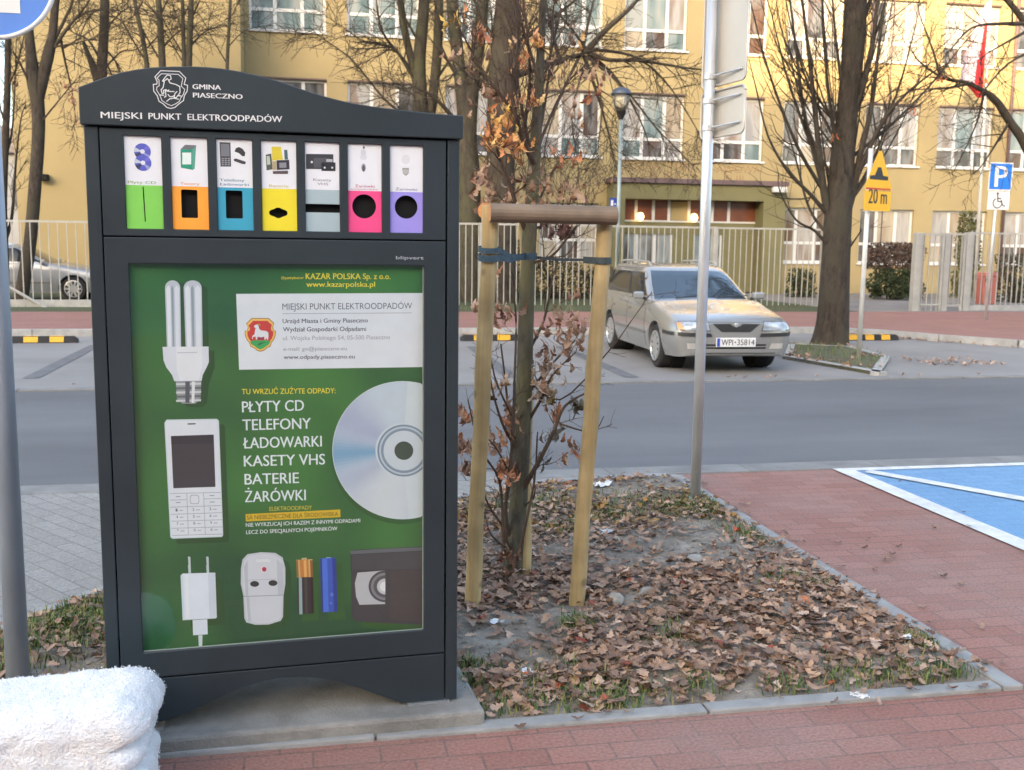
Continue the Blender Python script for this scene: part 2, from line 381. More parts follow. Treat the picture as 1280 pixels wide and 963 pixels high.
# ------------------------------------------------------------------ the e-waste kiosk and its slab
m_anth = mat('anthracite_powder_coat', (.022, .0325, .040), .42, .22, 2.2, .08, 420, spec=.45)
m_print = mat('printed_ink', rough=.45, attr=True, var=.03, vscale=20)
m_letter = mat('white_vinyl_letters', (.75, .76, .76), .5, .04)
m_slab = mat('slab_concrete', (.20, .195, .18), .85, .3, 6, .5, 110, detail=9, col2=(.31, .30, .275))
b = MB(org=(0, 0, 0))
def K3(x, y, z): p = K0+KU*x-KN*y; return (p[0], p[1], p[2]+z)
so_ = empty('concrete_slab', tuple(K0-np.array([0, 0, .06])), 'weathered grey concrete slab under the dark kiosk', 'slab', rz=KYAW)
b = MB(); b.slab([(-1.12, -.055), (.075, -.09), (.055, .62), (-1.12, .62)], -.05, .06)
b.build('slab', m_slab, so_, bevel=.012)

kiosk = empty('recycling_kiosk', tuple(K0), 'tall dark grey e-waste collection kiosk with seven coloured slots and a green poster', 'recycling kiosk', rz=KYAW)
W = 1.06; TZ = 1.781
b = MB()
b.box(-W+.012, -.012, .05, .45, .165, TZ)           # carcass
b.build('cabinet', m_anth, kiosk)
b = MB(); b.box(-W+.03, -.03, .030, .048, .165, TZ-.002); b.build('dark_interior', m_dark, kiosk)
for x0 in (-W, -.037):
    b = MB(); b.box(x0, x0+.037, .0, .46, .006, TZ); b.build('side_post', m_anth, kiosk, bevel=.003)
for x0 in (-.16, -W+.02):
    b = MB(); b.box(x0, x0+.135, -.006, .1, 0, .007); b.build('shim_plate', mat('galvanised', (.42, .44, .46), .45, .2, 12, metal=.7), kiosk)
# plinth with its arch
arch = [KP(*p) for p in ((216, 899), (240, 889), (270, 874), (300, 861), (330, 852), (352, 848), (375, 847), (400, 848.5), (425, 853), (450, 861), (475, 870), (503, 880))]
pl = [(-1.0195, .006)]+[(x, max(.008, z)) for x, z in arch]+[(-.0425, .006), (-.0425, .163), (-1.0195, .163)]
b = MB(); b.prism(pl, .002, .03); b.build('arched_plinth', m_anth, kiosk, bevel=.002)
# canopy board with its wave
cz = [KP(*p) for p in ((100, 110), (113, 104.5), (127, 99.4), (140, 95), (152, 91.6), (170, 88), (190, 85.4), (215, 84.2), (240, 84), (260, 85), (277, 86.6), (302, 90.8), (327, 96.5), (350, 103), (370, 110), (390, 116.8), (415, 124), (440, 130), (465, 134), (490, 137), (515, 140), (539, 142.6), (560, 144.2), (575, 145.3))]
cz[0] = (-1.068, cz[0][1]); cz[-1] = (.008, cz[-1][1])
b = MB(); b.prism(cz[::-1]+[(-1.068, TZ+.002), (.008, TZ+.002)], -.014, .47); canopy = b.build('canopy', m_anth, kiosk, bevel=.003)
# slot panel : frame bars round seven windows
sx = [(153.5, 201.5, 170), (210, 259, 172), (268, 315, 173.5), (324, 370, 174.5), (379.5, 424.5, 176.5), (433, 479, 178), (486.5, 529.5, 180)]
wins = []
for i in range(7):
    c = -.908+i*.1245; wins.append((c-.0505, c+.0505))
WZ0, WZ1 = 1.5005, 1.760
P0, P1 = -1.0195, -.0425
holes = [[(a, WZ0), (c, WZ0), (c, WZ1), (a, WZ1)] for a, c in wins]
b = MB(); holed(b, [(P0, 1.481), (P1, 1.481), (P1, TZ-.003), (P0, TZ-.003)], holes, .0, .018)
b.build('slot_panel', m_anth, kiosk, bevel=.0015)
SPL = KP(230, 233)[1]
tops = [lin(128, 205, 90), lin(250, 165, 60), lin(60, 160, 190), lin(232, 216, 50), lin(165, 185, 192), lin(236, 80, 140), lin(155, 145, 226)]
inks = [lin(120, 165, 90), lin(225, 150, 90), lin(60, 120, 150), lin(200, 180, 70), lin(140, 140, 145), lin(190, 70, 110), lin(110, 100, 150)]
names = [['Płyty CD'], ['Tonery'], ['Telefony', 'Ładowarki'], ['Baterie'], ['Kasety', 'VHS'], ['Żarówki'], ['Żarówki']]
lab = ['bright green slot plate for CDs with one thin slit', 'orange slot plate for toner with a rectangular hole', 'teal slot plate for phones with a rectangular hole', 'yellow slot plate for batteries with a lobed hole', 'grey slot plate for VHS tapes with a wide slit', 'pink slot plate with a round hole', 'lilac slot plate with a round hole']
def HH(x, y): return KP(150+x/7.406, 165+y/7.406)
def II(x, y): return KP(310+x/7.408, 165+y/7.408)
def JJ(x, y): return KP(425+x/7.7, 170+y/7.7)
k_ = lambda *p: [KP(*q) for q in p]
SY = .0085
def P_(pts, y, b, col): b.poly([(x, y, z) for x, z in pts], col=col)
wht = lin(226, 230, 236)
for i, (a, c) in enumerate(wins):
    mid = (a+c)/2; zm = (WZ0+SPL)/2
    hz = []
    if i == 0:
        A, B_ = HH(208, 436), HH(232, 830); hz = [[(A[0]-.0016, SPL-.004), (A[0]+.0016, SPL-.004), (B_[0]+.0016, B_[1]), (B_[0]-.0016, B_[1])]]
    elif i in (1, 2):
        A, B_ = (HH(562, 532), HH(722, 798)) if i == 1 else (HH(976, 540), HH(1138, 803)); hz = [rrect(A[0], B_[0], B_[1], A[1], .004)]
    elif i == 3:
        cx, cz_ = II(282, 750)
        o = []
        o += [(cx+.018+.0085*math.cos(R(t)), cz_+.0085*math.sin(R(t))) for t in range(-80, 81, 20)]
        o += [(cx+.0155*math.cos(R(t)), cz_+.0155*math.sin(R(t))) for t in (50, 70, 90, 110, 130)]
        o += [(cx-.018+.0085*math.cos(R(t)), cz_+.0085*math.sin(R(t))) for t in range(100, 261, 20)]
        o += [(cx+.0155*math.cos(R(t)), cz_+.0155*math.sin(R(t))) for t in (230, 250, 270, 290, 310)]
        hz = [o]
    elif i == 4:
        A, B_ = II(522, 664), II(846, 750); hz = []
    else:
        cx, cz_ = JJ(236, 678) if i == 5 else JJ(641, 685); hz = [circle(cx, cz_, .0355 if i == 5 else .0345, n=40)]
    b = MB()
    if i == 4:
        b.box(a+.001, c-.001, SY, SY+.003, A[1]+.0, SPL, col=tops[i]); b.box(a+.001, c-.001, SY, SY+.003, WZ0+.001, B_[1], col=tops[i])
    else: holed(b, [(a+.001, WZ0+.001), (c-.001, WZ0+.001), (c-.001, SPL), (a+.001, SPL)], hz, SY, SY+.003, col=tops[i])
    b.box(a+.001, c-.001, SY, SY+.003, SPL+.0002, WZ1-.001, col=wht)
    y = SY-.0004; y2 = SY-.0008; y3 = SY-.0012
    # printed pictures
    if i == 0:
        for px, py in ((205, 180), (210, 285)):
            cx, cz_ = HH(px, py); yy = y if py < 200 else y2
            P_(circle(cx, cz_, .0225), yy, b, lin(88, 96, 190)); 
            for t0, t1, cc in ((150, 185, lin(190, 200, 215)), (200, 240, lin(60, 64, 100)), (300, 330, lin(150, 160, 205)), (20, 60, lin(110, 110, 205))):
                P_([(cx, cz_)]+circle(cx, cz_, .0222, n=6, a0=t0, a1=t1), yy-.0002, b, cc)
            P_(circle(cx, cz_, .0062), yy-.0003, b, lin(215, 220, 230))
    if i == 1:
        P_([HH(*q) for q in ((558, 160), (668, 160), (668, 345), (680, 352), (562, 330))], y, b, lin(42, 150, 120))
        P_([HH(*q) for q in ((600, 118), (704, 122), (690, 340), (664, 352), (664, 160), (558, 160))], y, b, lin(90, 165, 145))
        P_([HH(*q) for q in ((604, 118), (705, 122), (668, 162), (562, 158))], y2, b, lin(110, 112, 118))
        P_([HH(*q) for q in ((575, 190), (658, 190), (658, 300), (575, 300))], y2, b, lin(222, 236, 234))
    if i == 2:
        P_([HH(*q) for q in ((920, 92), (1022, 98), (1028, 320), (930, 320))], y, b, lin(66, 68, 74))
        P_([HH(*q) for q in ((930, 108), (1012, 112), (1014, 225), (936, 225))], y2, b, lin(118, 122, 130))
        for r_ in range(4):
            for c_ in range(3): P_([HH(*q) for q in ((940+c_*28, 240+r_*19), (960+c_*28, 240+r_*19), (960+c_*28, 252+r_*19), (940+c_*28, 252+r_*19))], y2, b, lin(150, 152, 158))
        P_([HH(*q) for q in ((1060, 180), (1072, 150), (1100, 138), (1135, 155), (1160, 190), (1155, 225), (1130, 222), (1100, 195))], y, b, lin(58, 58, 62))
        P_([HH(*q) for q in ((1052, 250), (1075, 245), (1165, 275), (1160, 298), (1130, 296), (1055, 268))], y, b, lin(62, 62, 66))
    if i == 3:
        for q, cc, yy in ((((220, 135), (305, 135), (325, 255), (225, 265)), lin(214, 196, 60), y), (((165, 210), (215, 200), (228, 345), (172, 355)), lin(84, 92, 84), y2), (((172, 225), (200, 222), (208, 300), (178, 305)), lin(190, 200, 180), y3), (((335, 165), (365, 165), (372, 255), (340, 255)), lin(70, 100, 110), y), (((265, 262), (382, 258), (386, 345), (268, 352)), lin(52, 52, 60), y2), (((290, 285), (355, 282), (357, 330), (292, 332)), lin(140, 140, 150), y3), (((230, 362), (370, 358), (372, 388), (232, 388)), lin(90, 80, 84), y2), (((225, 270), (262, 268), (264, 350), (230, 352)), lin(176, 160, 120), y3)):
            P_([II(*t) for t in q], yy, b, cc)
    if i == 4:
        for q, cc, yy in ((((538, 202), (792, 206), (794, 345), (540, 342)), lin(58, 60, 66), y), (((610, 240), (725, 240), (725, 330), (610, 330)), lin(84, 86, 92), y2), (((727, 250), (785, 252), (785, 278), (727, 278)), lin(180, 182, 188), y2), (((680, 280), (812, 282), (812, 362), (682, 360)), lin(44, 46, 52), y2)):
            P_([II(*t) for t in q], yy, b, cc)
        for px, py, r_ in ((592, 278, .0035), (712, 330, .003), (782, 330, .003)):
            cx, cz_ = II(px, py); P_(circle(cx, cz_, r_), y3, b, lin(205, 208, 212))
    if i == 5:
        for px, py, rx, rz, cc in ((228, 160, .008, .010, lin(206, 210, 220)), (228, 205, .0105, .008, lin(214, 216, 226)), (230, 305, .0065, .012, lin(150, 152, 160)), (230, 312, .004, .009, lin(80, 82, 90)), (232, 110, .003, .004, lin(100, 100, 110))):
            cx, cz_ = JJ(px, py); P_(circle(cx, cz_, rx, rz), y if cc[0] > .3 else y2, b, cc)
    if i == 6:
        P_([JJ(*q) for q in ((602, 308), (668, 308), (664, 362), (638, 385), (610, 362))], y, b, lin(150, 150, 152)); P_([JJ(*q) for q in ((608, 322), (662, 322), (658, 356), (638, 372), (614, 356))], y2, b, lin(182, 180, 178))
        cx, cz_ = JJ(638, 225); P_(circle(cx, cz_, .0125, .014), y, b, lin(214, 216, 222))
    if i == 5: put_text(b, 'energooszczędne', (a+.008, SPL+.0035), (c-.012, SPL+.0035), .0035, lambda x, z: (x, y, z), inks[i], .01)
    n_ = len(names[i]); zb = SPL+(.0045 if n_ == 1 else .0175) + (.006 if i == 5 else 0)+(.008 if i == 4 else 0)
    for t in names[i]:
        xa, xb = {0: (a+.008, c-.018), 1: (a+.024, c-.024), 2: (a+.008, c-.012), 3: (a+.022, c-.024), 4: (a+.024, c-.024), 5: (a+.022, c-.022), 6: (a+.018, c-.018)}[i]
        if t == 'VHS': xa += .012; xb -= .01
        if t == 'Telefony': xb -= .012
        put_text(b, t, (xa, zb), (xb, zb), .0072, lambda x, z: (x, y, z), inks[i], .012); zb -= .0118
    tag(b.build('slot_plate', m_print, kiosk, recalc=False), lab[i])
# the door frame and its poster window
PZ0, PZ1, PX0, PX1 = .247, 1.404, -.957, -.1085
b = MB(); holed(b, [(P0, .168), (P1, .168), (P1, 1.477), (P0, 1.477)], [rrect(PX0, PX1, PZ0, PZ1, .006)], .0, .022)
door = b.build('door', m_anth, kiosk, bevel=.002)
for z_ in (.3, 1.22): b = MB(); b.tube([(-1.0225, .01, z_), (-1.0225, .01, z_+.12)], .004, 8); b.build('hinge', m_anth, door)
b = MB(); b.poly([(PX0-.004, .012, PZ0-.004), (PX1+.004, .012, PZ0-.004), (PX1+.004, .012, PZ1+.004), (PX0-.004, .012, PZ1+.004)])
b.build('acrylic_pane', glass_mat('acrylic_pane', (.97, .99, .98), .03, 2.2), kiosk)
b = MB()
for x0, x1, z0, z1 in ((PX0, PX1, PZ0+.0005, PZ0+.003), (PX1-.003, PX1-.0005, PZ0, PZ1)): b.box(x0, x1, .0105, .0115, z0, z1)
b.build('pane_edge', mat('pane_edge', (.35, .42, .38), .3, .05), kiosk)

# ---- the poster, printed in flat colours on one sheet
m_post = bpy.data.materials.new('poster_green'); m_post.use_nodes = True
n = m_post.node_tree.nodes; L = m_post.node_tree.links; p = n['Principled BSDF']; p.inputs['Roughness'].default_value = .4
tc = n.new('ShaderNodeTexCoord'); nz = n.new('ShaderNodeTexNoise'); nz.inputs['Scale'].default_value = 1.7; nz.inputs['Detail'].default_value = 2; L.new(tc.outputs['Object'], nz.inputs['Vector'])
cr = n.new('ShaderNodeValToRGB'); cr.color_ramp.elements[0].position = .38; cr.color_ramp.elements[0].color = (.011, .082, .030, 1); cr.color_ramp.elements[1].position = .62; cr.color_ramp.elements[1].color = (.050, .205, .042, 1)
L.new(nz.outputs['Fac'], cr.inputs[0]); L.new(cr.outputs[0], p.inputs['Base Color'])
b = MB(); b.poly([(PX0-.004, .024, PZ0-.004), (PX1+.004, .024, PZ0-.004), (PX1+.004, .024, PZ1+.004), (PX0-.004, .024, PZ1+.004)]); poster = b.build('poster', m_post, kiosk)
PY = [.0236-.0003*k for k in range(12)]
def cv(ox, oy, s): return lambda x, y: KP(ox+x/s, oy+y/s)
cA, cB, cC, cD, cE, cF = cv(150, 310, 4.585), cv(290, 310, 4.741), cv(290, 470, 4.378), cv(170, 510, 5.35), cv(160, 670, 6.019), cv(350, 670, 4.188)
def pp(b, cvf, pts, lay, col): b.poly([(max(PX0, min(PX1, x)), PY[lay], z) for x, z in (cvf(*q) for q in pts)], col=col)
def shade_print(b, cvf, pts, lay, dx, dy): pp(b, cvf, [(x+dx, y+dy) for x, y in pts], lay, lin(32, 78, 38))
def ell(cx, cy, rx, ry, n=28, a0=0, a1=360): return circle(cx, cy, rx, ry, n, a0, a1)
yel = lin(236, 222, 70); pw = lin(226, 238, 244)
# white information panel
b = MB(); pp(b, cB, ((24, 275), (1140, 270), (1140, 712), (42, 728)), 0, lin(222, 230, 240))
gr1, gr2 = lin(96, 104, 118), lin(52, 62, 84)
def tx(b, s, cvf, A, B, hpx, scale_, col, bold=0.0, lay=1):
    a, c = cvf(*A), cvf(*B); h = hpx/scale_*.00231
    put_text(b, s, a, c, h, lambda x, z: (x, PY[lay], z), col, bold)
tx(b, 'MIEJSKI PUNKT ELEKTROODPADÓW', cB, (300, 370), (1074, 364), 38, 4.741, gr1, 0.0)
pp(b, cB, ((300, 392), (1072, 387), (1072, 390), (300, 395)), 1, lin(150, 155, 165))
tx(b, 'Urząd Miasta i Gminy Piaseczno', cB, (302, 450), (810, 445), 26, 4.741, gr2, .012)
tx(b, 'Wydział Gospodarki Odpadami', cB, (304, 500), (800, 496), 27, 4.741, gr2, .012)
tx(b, 'ul. Wojska Polskiego 54, 05-500 Piaseczno', cB, (304, 552), (942, 545), 26, 4.741, lin(150, 156, 170))
tx(b, 'e-mail: go@piaseczno.eu', cB, (306, 615), (684, 611), 22, 4.741, lin(135, 142, 156))
tx(b, 'www.odpady.piaseczno.eu', cB, (308, 664), (732, 660), 24, 4.741, gr2, .014)
b.build('information_panel', m_print, poster, recalc=False)
# the little coat of arms
KX = lambda x, y: KP(295+x/14.82, 385+y/14.82)
def shield(s, f=1.0):
    P = [(290, 200), (610, 200), (710, 290), (690, 370), (705, 425), (745, 440), (735, 540), (705, 610), (665, 660), (640, 735), (580, 760), (520, 810), (455, 828), (390, 810), (340, 765), (270, 735), (245, 665), (200, 610), (165, 530), (160, 435), (205, 430), (222, 370), (185, 305)]
    cx, cy = 453, 500
    return [(cx+(x-cx)*s, cy+(y-cy)*s) for x, y in P]
b = MB()
pp(b, KX, shield(1.0), 1, lin(150, 110, 60)); pp(b, KX, shield(.955), 2, lin(240, 196, 100)); pp(b, KX, shield(.83), 3, lin(206, 62, 54))
pp(b, KX, ((262, 640), (345, 612), (455, 618), (560, 610), (640, 630), (612, 690), (560, 725), (505, 765), (455, 782), (400, 765), (345, 722), (285, 690)), 4, lin(60, 170, 98))
pp(b, KX, ((395, 700), (440, 660), (520, 650), (560, 655), (500, 670), (430, 715)), 5, lin(30, 120, 66))
ram = [(330, 362), (352, 330), (395, 318), (420, 345), (430, 400), (470, 430), (560, 440), (602, 470), (606, 540), (598, 600), (580, 605), (566, 565), (550, 600), (530, 600), (525, 545), (470, 560), (400, 548), (392, 600), (372, 602), (362, 540), (318, 555), (308, 600), (298, 590), (305, 530), (345, 500), (352, 440), (365, 385)]
pp(b, KX, ram, 6, lin(226, 232, 240)); pp(b, KX, ((395, 318), (420, 300), (455, 320), (450, 345), (430, 330), (415, 345)), 7, lin(190, 150, 90))
pp(b, KX, ((400, 560), (515, 560), (505, 605), (410, 605)), 5, lin(160, 60, 84))
b.build('coat_of_arms', m_print, poster, recalc=False)
# lettering
b = MB()
tx(b, 'Dystrybutor', cB, (296, 188), (428, 186), 16, 4.741, yel, .005)
tx(b, 'KAZAR POLSKA Sp. z o.o.', cB, (440, 187), (945, 187), 35, 4.741, yel, .014)
tx(b, 'www.kazarpolska.pl', cB, (443, 233), (853, 233), 32, 4.741, yel, .014)
b.build('distributor_lettering', m_print, poster, recalc=False); b = MB()
tx(b, 'TU WRZUĆ ZUŻYTE ODPADY:', cC, (54, 107), (570, 101), 30, 4.378, yel, .008)
for s, a, c in (('PŁYTY CD', (56, 207), (396, 197)), ('TELEFONY', (58, 306), (434, 296)), ('ŁADOWARKI', (62, 406), (494, 394)), ('KASETY VHS', (66, 505), (512, 493)), ('BATERIE', (70, 605), (368, 596)), ('ŻARÓWKI', (73, 702), (406, 690))):
    tx(b, s, cC, a, c, 62, 4.378, pw, .014); b.build('waste_list_lettering', m_print, poster, recalc=False); b = MB()
tx(b, 'ELEKTROODPADY', cC, (206, 750), (440, 742), 24, 4.378, lin(206, 200, 70), .004)
pp(b, cC, ((74, 768), (596, 742), (597, 784), (76, 808)), 0, lin(216, 184, 40))
tx(b, 'SĄ NIEBEZPIECZNE DLA ŚRODOWISKA', cC, (82, 798), (584, 777), 24, 4.378, lin(96, 84, 30), .006)
tx(b, 'NIE WYRZUCAJ ICH RAZEM Z INNYMI ODPADAMI', cC, (76, 838), (706, 812), 22, 4.378, pw, .010)
tx(b, 'LECZ DO SPECJALNYCH POJEMNIKÓW', cC, (78, 878), (580, 856), 22, 4.378, pw, .010)
b.build('warning_lettering', m_print, poster, recalc=False)
# compact fluorescent bulb
b = MB()
sil = [(255, 200), (300, 186), (420, 186), (466, 215), (474, 575), (505, 575), (508, 670), (475, 765), (462, 880), (430, 905), (350, 900), (318, 875), (310, 765), (262, 690), (240, 600), (245, 570), (264, 570)]
shade_print(b, cA, sil, 0, 34, 18)
for x0, x1 in ((254, 342), (362, 466)):
    wd = x1-x0; xm = (x0+x1)/2
    out = [(x0+12, 578)]+[(xm-wd/2*math.cos(R(t)), 232-44*math.sin(R(t))) for t in range(0, 181, 15)]+[(x1+6, 578)]
    pp(b, cA, out, 1, lin(196, 206, 220))
    for u0, u1, cc in ((.08, .36, lin(228, 236, 246)), (.62, .94, lin(222, 230, 242)), (.40, .56, lin(150, 164, 178))):
        pp(b, cA, ((x0+12+wd*u0*.95, 575), (x0+wd*u0, 235), (x0+wd*(u0+u1)/2, 215), (x0+wd*u1, 235), (x0+8+wd*u1*.95, 575)), 2, cc)
pp(b, cA, ((240, 572), (506, 570), (508, 660), (495, 690), (472, 735), (466, 768), (308, 770), (296, 735), (262, 690), (246, 650)), 3, lin(218, 226, 238))
pp(b, cA, ((320, 572), (470, 570), (468, 690), (450, 765), (340, 768), (322, 700)), 4, lin(230, 236, 244))
pp(b, cA, ((325, 603), (440, 601), (440, 607), (325, 609)), 5, lin(190, 200, 214))
pp(b, cA, ((316, 770), (464, 768), (460, 870), (430, 900), (355, 900), (325, 875)), 3, lin(150, 158, 164))
for k in range(5):
    y = 782+k*24; pp(b, cA, ((318, y), (464, y-4), (462, y+8), (320, y+12)), 4, lin(206, 212, 216) if k % 2 == 0 else lin(100, 108, 114))
pp(b, cA, ((372, 772), (398, 772), (396, 895), (372, 895)), 5, lin(84, 92, 100)); pp(b, cA, ((410, 772), (428, 772), (424, 895), (408, 895)), 5, lin(230, 234, 238))
b.build('bulb_picture', m_print, poster, recalc=False)
# mobile phone
b = MB()
ph = [(186, 110), (200, 88), (540, 82), (553, 95), (582, 862), (575, 878), (240, 890), (226, 878)]
shade_print(b, cD, ph, 0, 40, 36); pp(b, cD, ph, 1, lin(206, 222, 230)); pp(b, cD, [(383+(x-383)*.965, 486+(y-486)*.98) for x, y in ph], 2, lin(222, 230, 240))
pp(b, cD, ((230, 198), (518, 188), (530, 540), (246, 550)), 3, lin(58, 60, 66)); pp(b, cD, ((230, 198), (518, 188), (520, 245), (232, 255)), 4, lin(44, 48, 56))
pp(b, cD, ((342, 112), (396, 110), (396, 120), (342, 122)), 3, lin(90, 96, 104))
ln = lin(150, 160, 172)
for q in (((222, 583), (566, 576)), ((224, 628), (335, 625)), ((450, 620), (568, 617)), ((226, 676), (570, 664)), ((228, 724), (572, 712)), ((232, 770), (574, 760)), ((234, 818), (576, 808)), ((238, 866), (578, 856))):
    (x0, y0), (x1, y1) = q; pp(b, cD, ((x0, y0), (x1, y1), (x1, y1+3.5), (x0, y0+3.5)), 3, ln)
for x0, x1 in ((335, 346), (448, 460)): pp(b, cD, ((x0, 580), (x0+3.5, 580), (x1+3.5, 860), (x1, 860)), 3, ln)
pp(b, cD, [cc for cc in rrect(358, 420, 594, 656, 14)], 3, lin(170, 180, 190)); pp(b, cD, [cc for cc in rrect(363, 415, 599, 651, 12)], 4, lin(224, 230, 240))
for r_ in range(4):
    for c_, s in enumerate(('1 2 3', '4 5 6', '7 8 9', '* 0 #')[r_].split()):
        x = 262+c_*113+r_*3; y = 706+r_*46-c_*4; tx(b, s, cD, (x, y), (x+13, y), 20, 5.35, lin(110, 118, 130), .01, 4)
        pp(b, cD, ((x+24, y-10), (x+50, y-11), (x+50, y-4), (x+24, y-3)), 4, lin(176, 184, 196))
for x, y in ((262, 604), (490, 597), (262, 644), (492, 640)): pp(b, cD, ((x, y), (x+32, y-1), (x+32, y+4), (x, y+5)), 4, lin(130, 140, 150))
b.build('phone_picture', m_print, poster, recalc=False)
# charger plug
b = MB()
ch = [(392, 316), (408, 302), (655, 295), (667, 635), (655, 642), (408, 656)]
shade_print(b, cE, ch, 0, 62, 46)
for x in (444, 582): pp(b, cE, ((x, 185), (x+8, 172), (x+22, 176), (x+27, 298), (x+8, 300)), 1, lin(190, 206, 210)); pp(b, cE, ((x, 185), (x+5, 180), (x+8, 235), (x+4, 240)), 2, lin(60, 84, 80))
pp(b, cE, ch, 1, lin(206, 222, 232)); pp(b, cE, ((408, 302), (655, 295), (667, 635), (424, 650)), 2, lin(222, 232, 244))
pp(b, cE, ((483, 655), (594, 648), (598, 762), (487, 770)), 1, lin(220, 230, 242)); pp(b, cE, ((527, 770), (558, 768), (556, 850), (530, 852)), 1, lin(208, 222, 228))
pp(b, cE, ((600, 300), (655, 296), (667, 634), (612, 640)), 3, lin(206, 216, 230)); pp(b, cE, ((424, 310), (450, 309), (462, 645), (436, 648)), 3, lin(232, 238, 246))
b.build('charger_picture', m_print, poster, recalc=False)
# detector / remote
b = MB()
de = [(850, 260), (862, 195), (900, 155), (1000, 140), (1110, 145), (1165, 180), (1186, 260), (1186, 380), (1172, 470), (1168, 630), (1150, 660), (1060, 688), (960, 690), (890, 672), (876, 640), (868, 470), (848, 380)]
shade_print(b, cE, de, 0, 44, 36); pp(b, cE, de, 1, lin(196, 204, 214)); pp(b, cE, [(1020+(x-1020)*.92, 420+(y-420)*.95) for x, y in de], 2, lin(208, 214, 224))
pp(b, cE, ((868, 472), (1170, 462), (1170, 467), (868, 478)), 3, lin(150, 158, 168)); pp(b, cE, ((905, 350), (1125, 340), (1125, 343), (905, 354)), 3, lin(170, 178, 188))
pp(b, cE, ((1120, 190), (1168, 230), (1172, 460), (1130, 462)), 3, lin(190, 198, 208)); pp(b, cE, ((872, 250), (900, 200), (905, 468), (886, 470)), 3, lin(186, 194, 204)); pp(b, cE, ((890, 480), (912, 479), (925, 668), (905, 664)), 3, lin(186, 194, 204))
pp(b, cE, ((960, 195), (1060, 190), (1080, 210), (970, 216)), 3, lin(222, 228, 234))
pp(b, cE, ell(1024, 270, 24, 25), 3, lin(232, 222, 230)); pp(b, cE, ell(1026, 269, 17, 18), 4, lin(176, 50, 84))
for x, y in ((953, 380), (1092, 373)): pp(b, cE, ell(x, y, 34, 22), 3, lin(40, 48, 52))
b.build('detector_picture', m_print, poster, recalc=False)
# two batteries
b = MB()
for q in (((100, 150), (200, 150), (205, 455), (120, 460)), ((240, 150), (330, 150), (345, 450), (260, 455))): pp(b, cF, q, 0, lin(40, 92, 40))
pp(b, cF, ((115, 128), (142, 126), (142, 138), (116, 138)), 1, lin(190, 180, 130)); pp(b, cF, ((86, 138), (172, 134), (176, 228), (90, 230)), 1, lin(212, 172, 110)); pp(b, cF, ((104, 138), (150, 136), (154, 228), (110, 229)), 2, lin(196, 130, 60))
pp(b, cF, ((92, 230), (175, 228), (180, 420), (97, 425)), 1, lin(44, 44, 44)); pp(b, cF, ((100, 230), (116, 230), (120, 424), (103, 425)), 2, lin(150, 176, 180))
pp(b, cF, ((245, 124), (270, 124), (270, 130), (245, 130)), 1, lin(150, 180, 214)); pp(b, cF, ((212, 130), (296, 126), (305, 410), (220, 414)), 1, lin(52, 90, 190)); pp(b, cF, ((222, 130), (250, 128), (258, 412), (230, 413)), 2, lin(70, 116, 220))
for x, y, r_ in ((275, 320, 9), (288, 322, 8), (270, 366, 6)): pp(b, cF, ell(x, y, r_, r_*1.1), 3, lin(90, 126, 214))
for k, (u0, u1, c1, c2) in enumerate(((.0, .12, lin(150, 110, 60), lin(24, 24, 24)), (.45, .62, lin(232, 176, 104), lin(66, 66, 66)), (.85, 1.0, lin(140, 92, 44), lin(28, 28, 28)))):
    pp(b, cF, ((86+86*u0, 140), (86+86*u1, 139), (90+86*u1, 227), (90+86*u0, 228)), 4, c1)
    if k != 0: pp(b, cF, ((92+83*u0, 232), (92+83*u1, 231), (97+83*u1, 419), (97+83*u0, 421)), 4, c2)
pp(b, cF, ((212, 131), (222, 130), (230, 412), (220, 413)), 4, lin(36, 62, 140)); pp(b, cF, ((276, 128), (296, 127), (305, 409), (286, 410)), 4, lin(34, 62, 150))
b.build('battery_picture', m_print, poster, recalc=False)
# video cassette (cut by the edge of the sheet)
b = MB()
vh = [(372, 90), (400, 84), (760, 66), (760, 480), (400, 462), (380, 440)]
pp(b, cF, [(x+40, y+40) for x, y in vh[:3]]+[(760, 505), (430, 498)], 0, lin(40, 88, 38)); pp(b, cF, vh, 1, lin(58, 62, 66))
pp(b, cF, ((372, 90), (560, 78), (762, 70), (762, 88), (560, 98), (374, 108)), 2, lin(96, 104, 110)); pp(b, cF, ((378, 112), (762, 92), (762, 185), (382, 190)), 2, lin(68, 72, 76)); pp(b, cF, ((578, 192), (762, 190), (762, 462), (580, 450)), 2, lin(66, 66, 66))
pp(b, cF, ((410, 205), (555, 193), (555, 370), (420, 374), (402, 330), (396, 260)), 2, lin(186, 190, 196))
for r_, cc in ((88, lin(70, 74, 80)), (76, lin(128, 132, 138)), (62, lin(84, 88, 94)), (44, lin(196, 200, 204)), (28, lin(228, 232, 236))):
    pp(b, cF, [(x, y) for x, y in ell(556, 277, r_, r_*.95, 20, 90, 270)], 3+{88: 0, 76: 1, 62: 2, 44: 3, 28: 4}[r_], cc)
b.build('cassette_picture', m_print, poster, recalc=False)
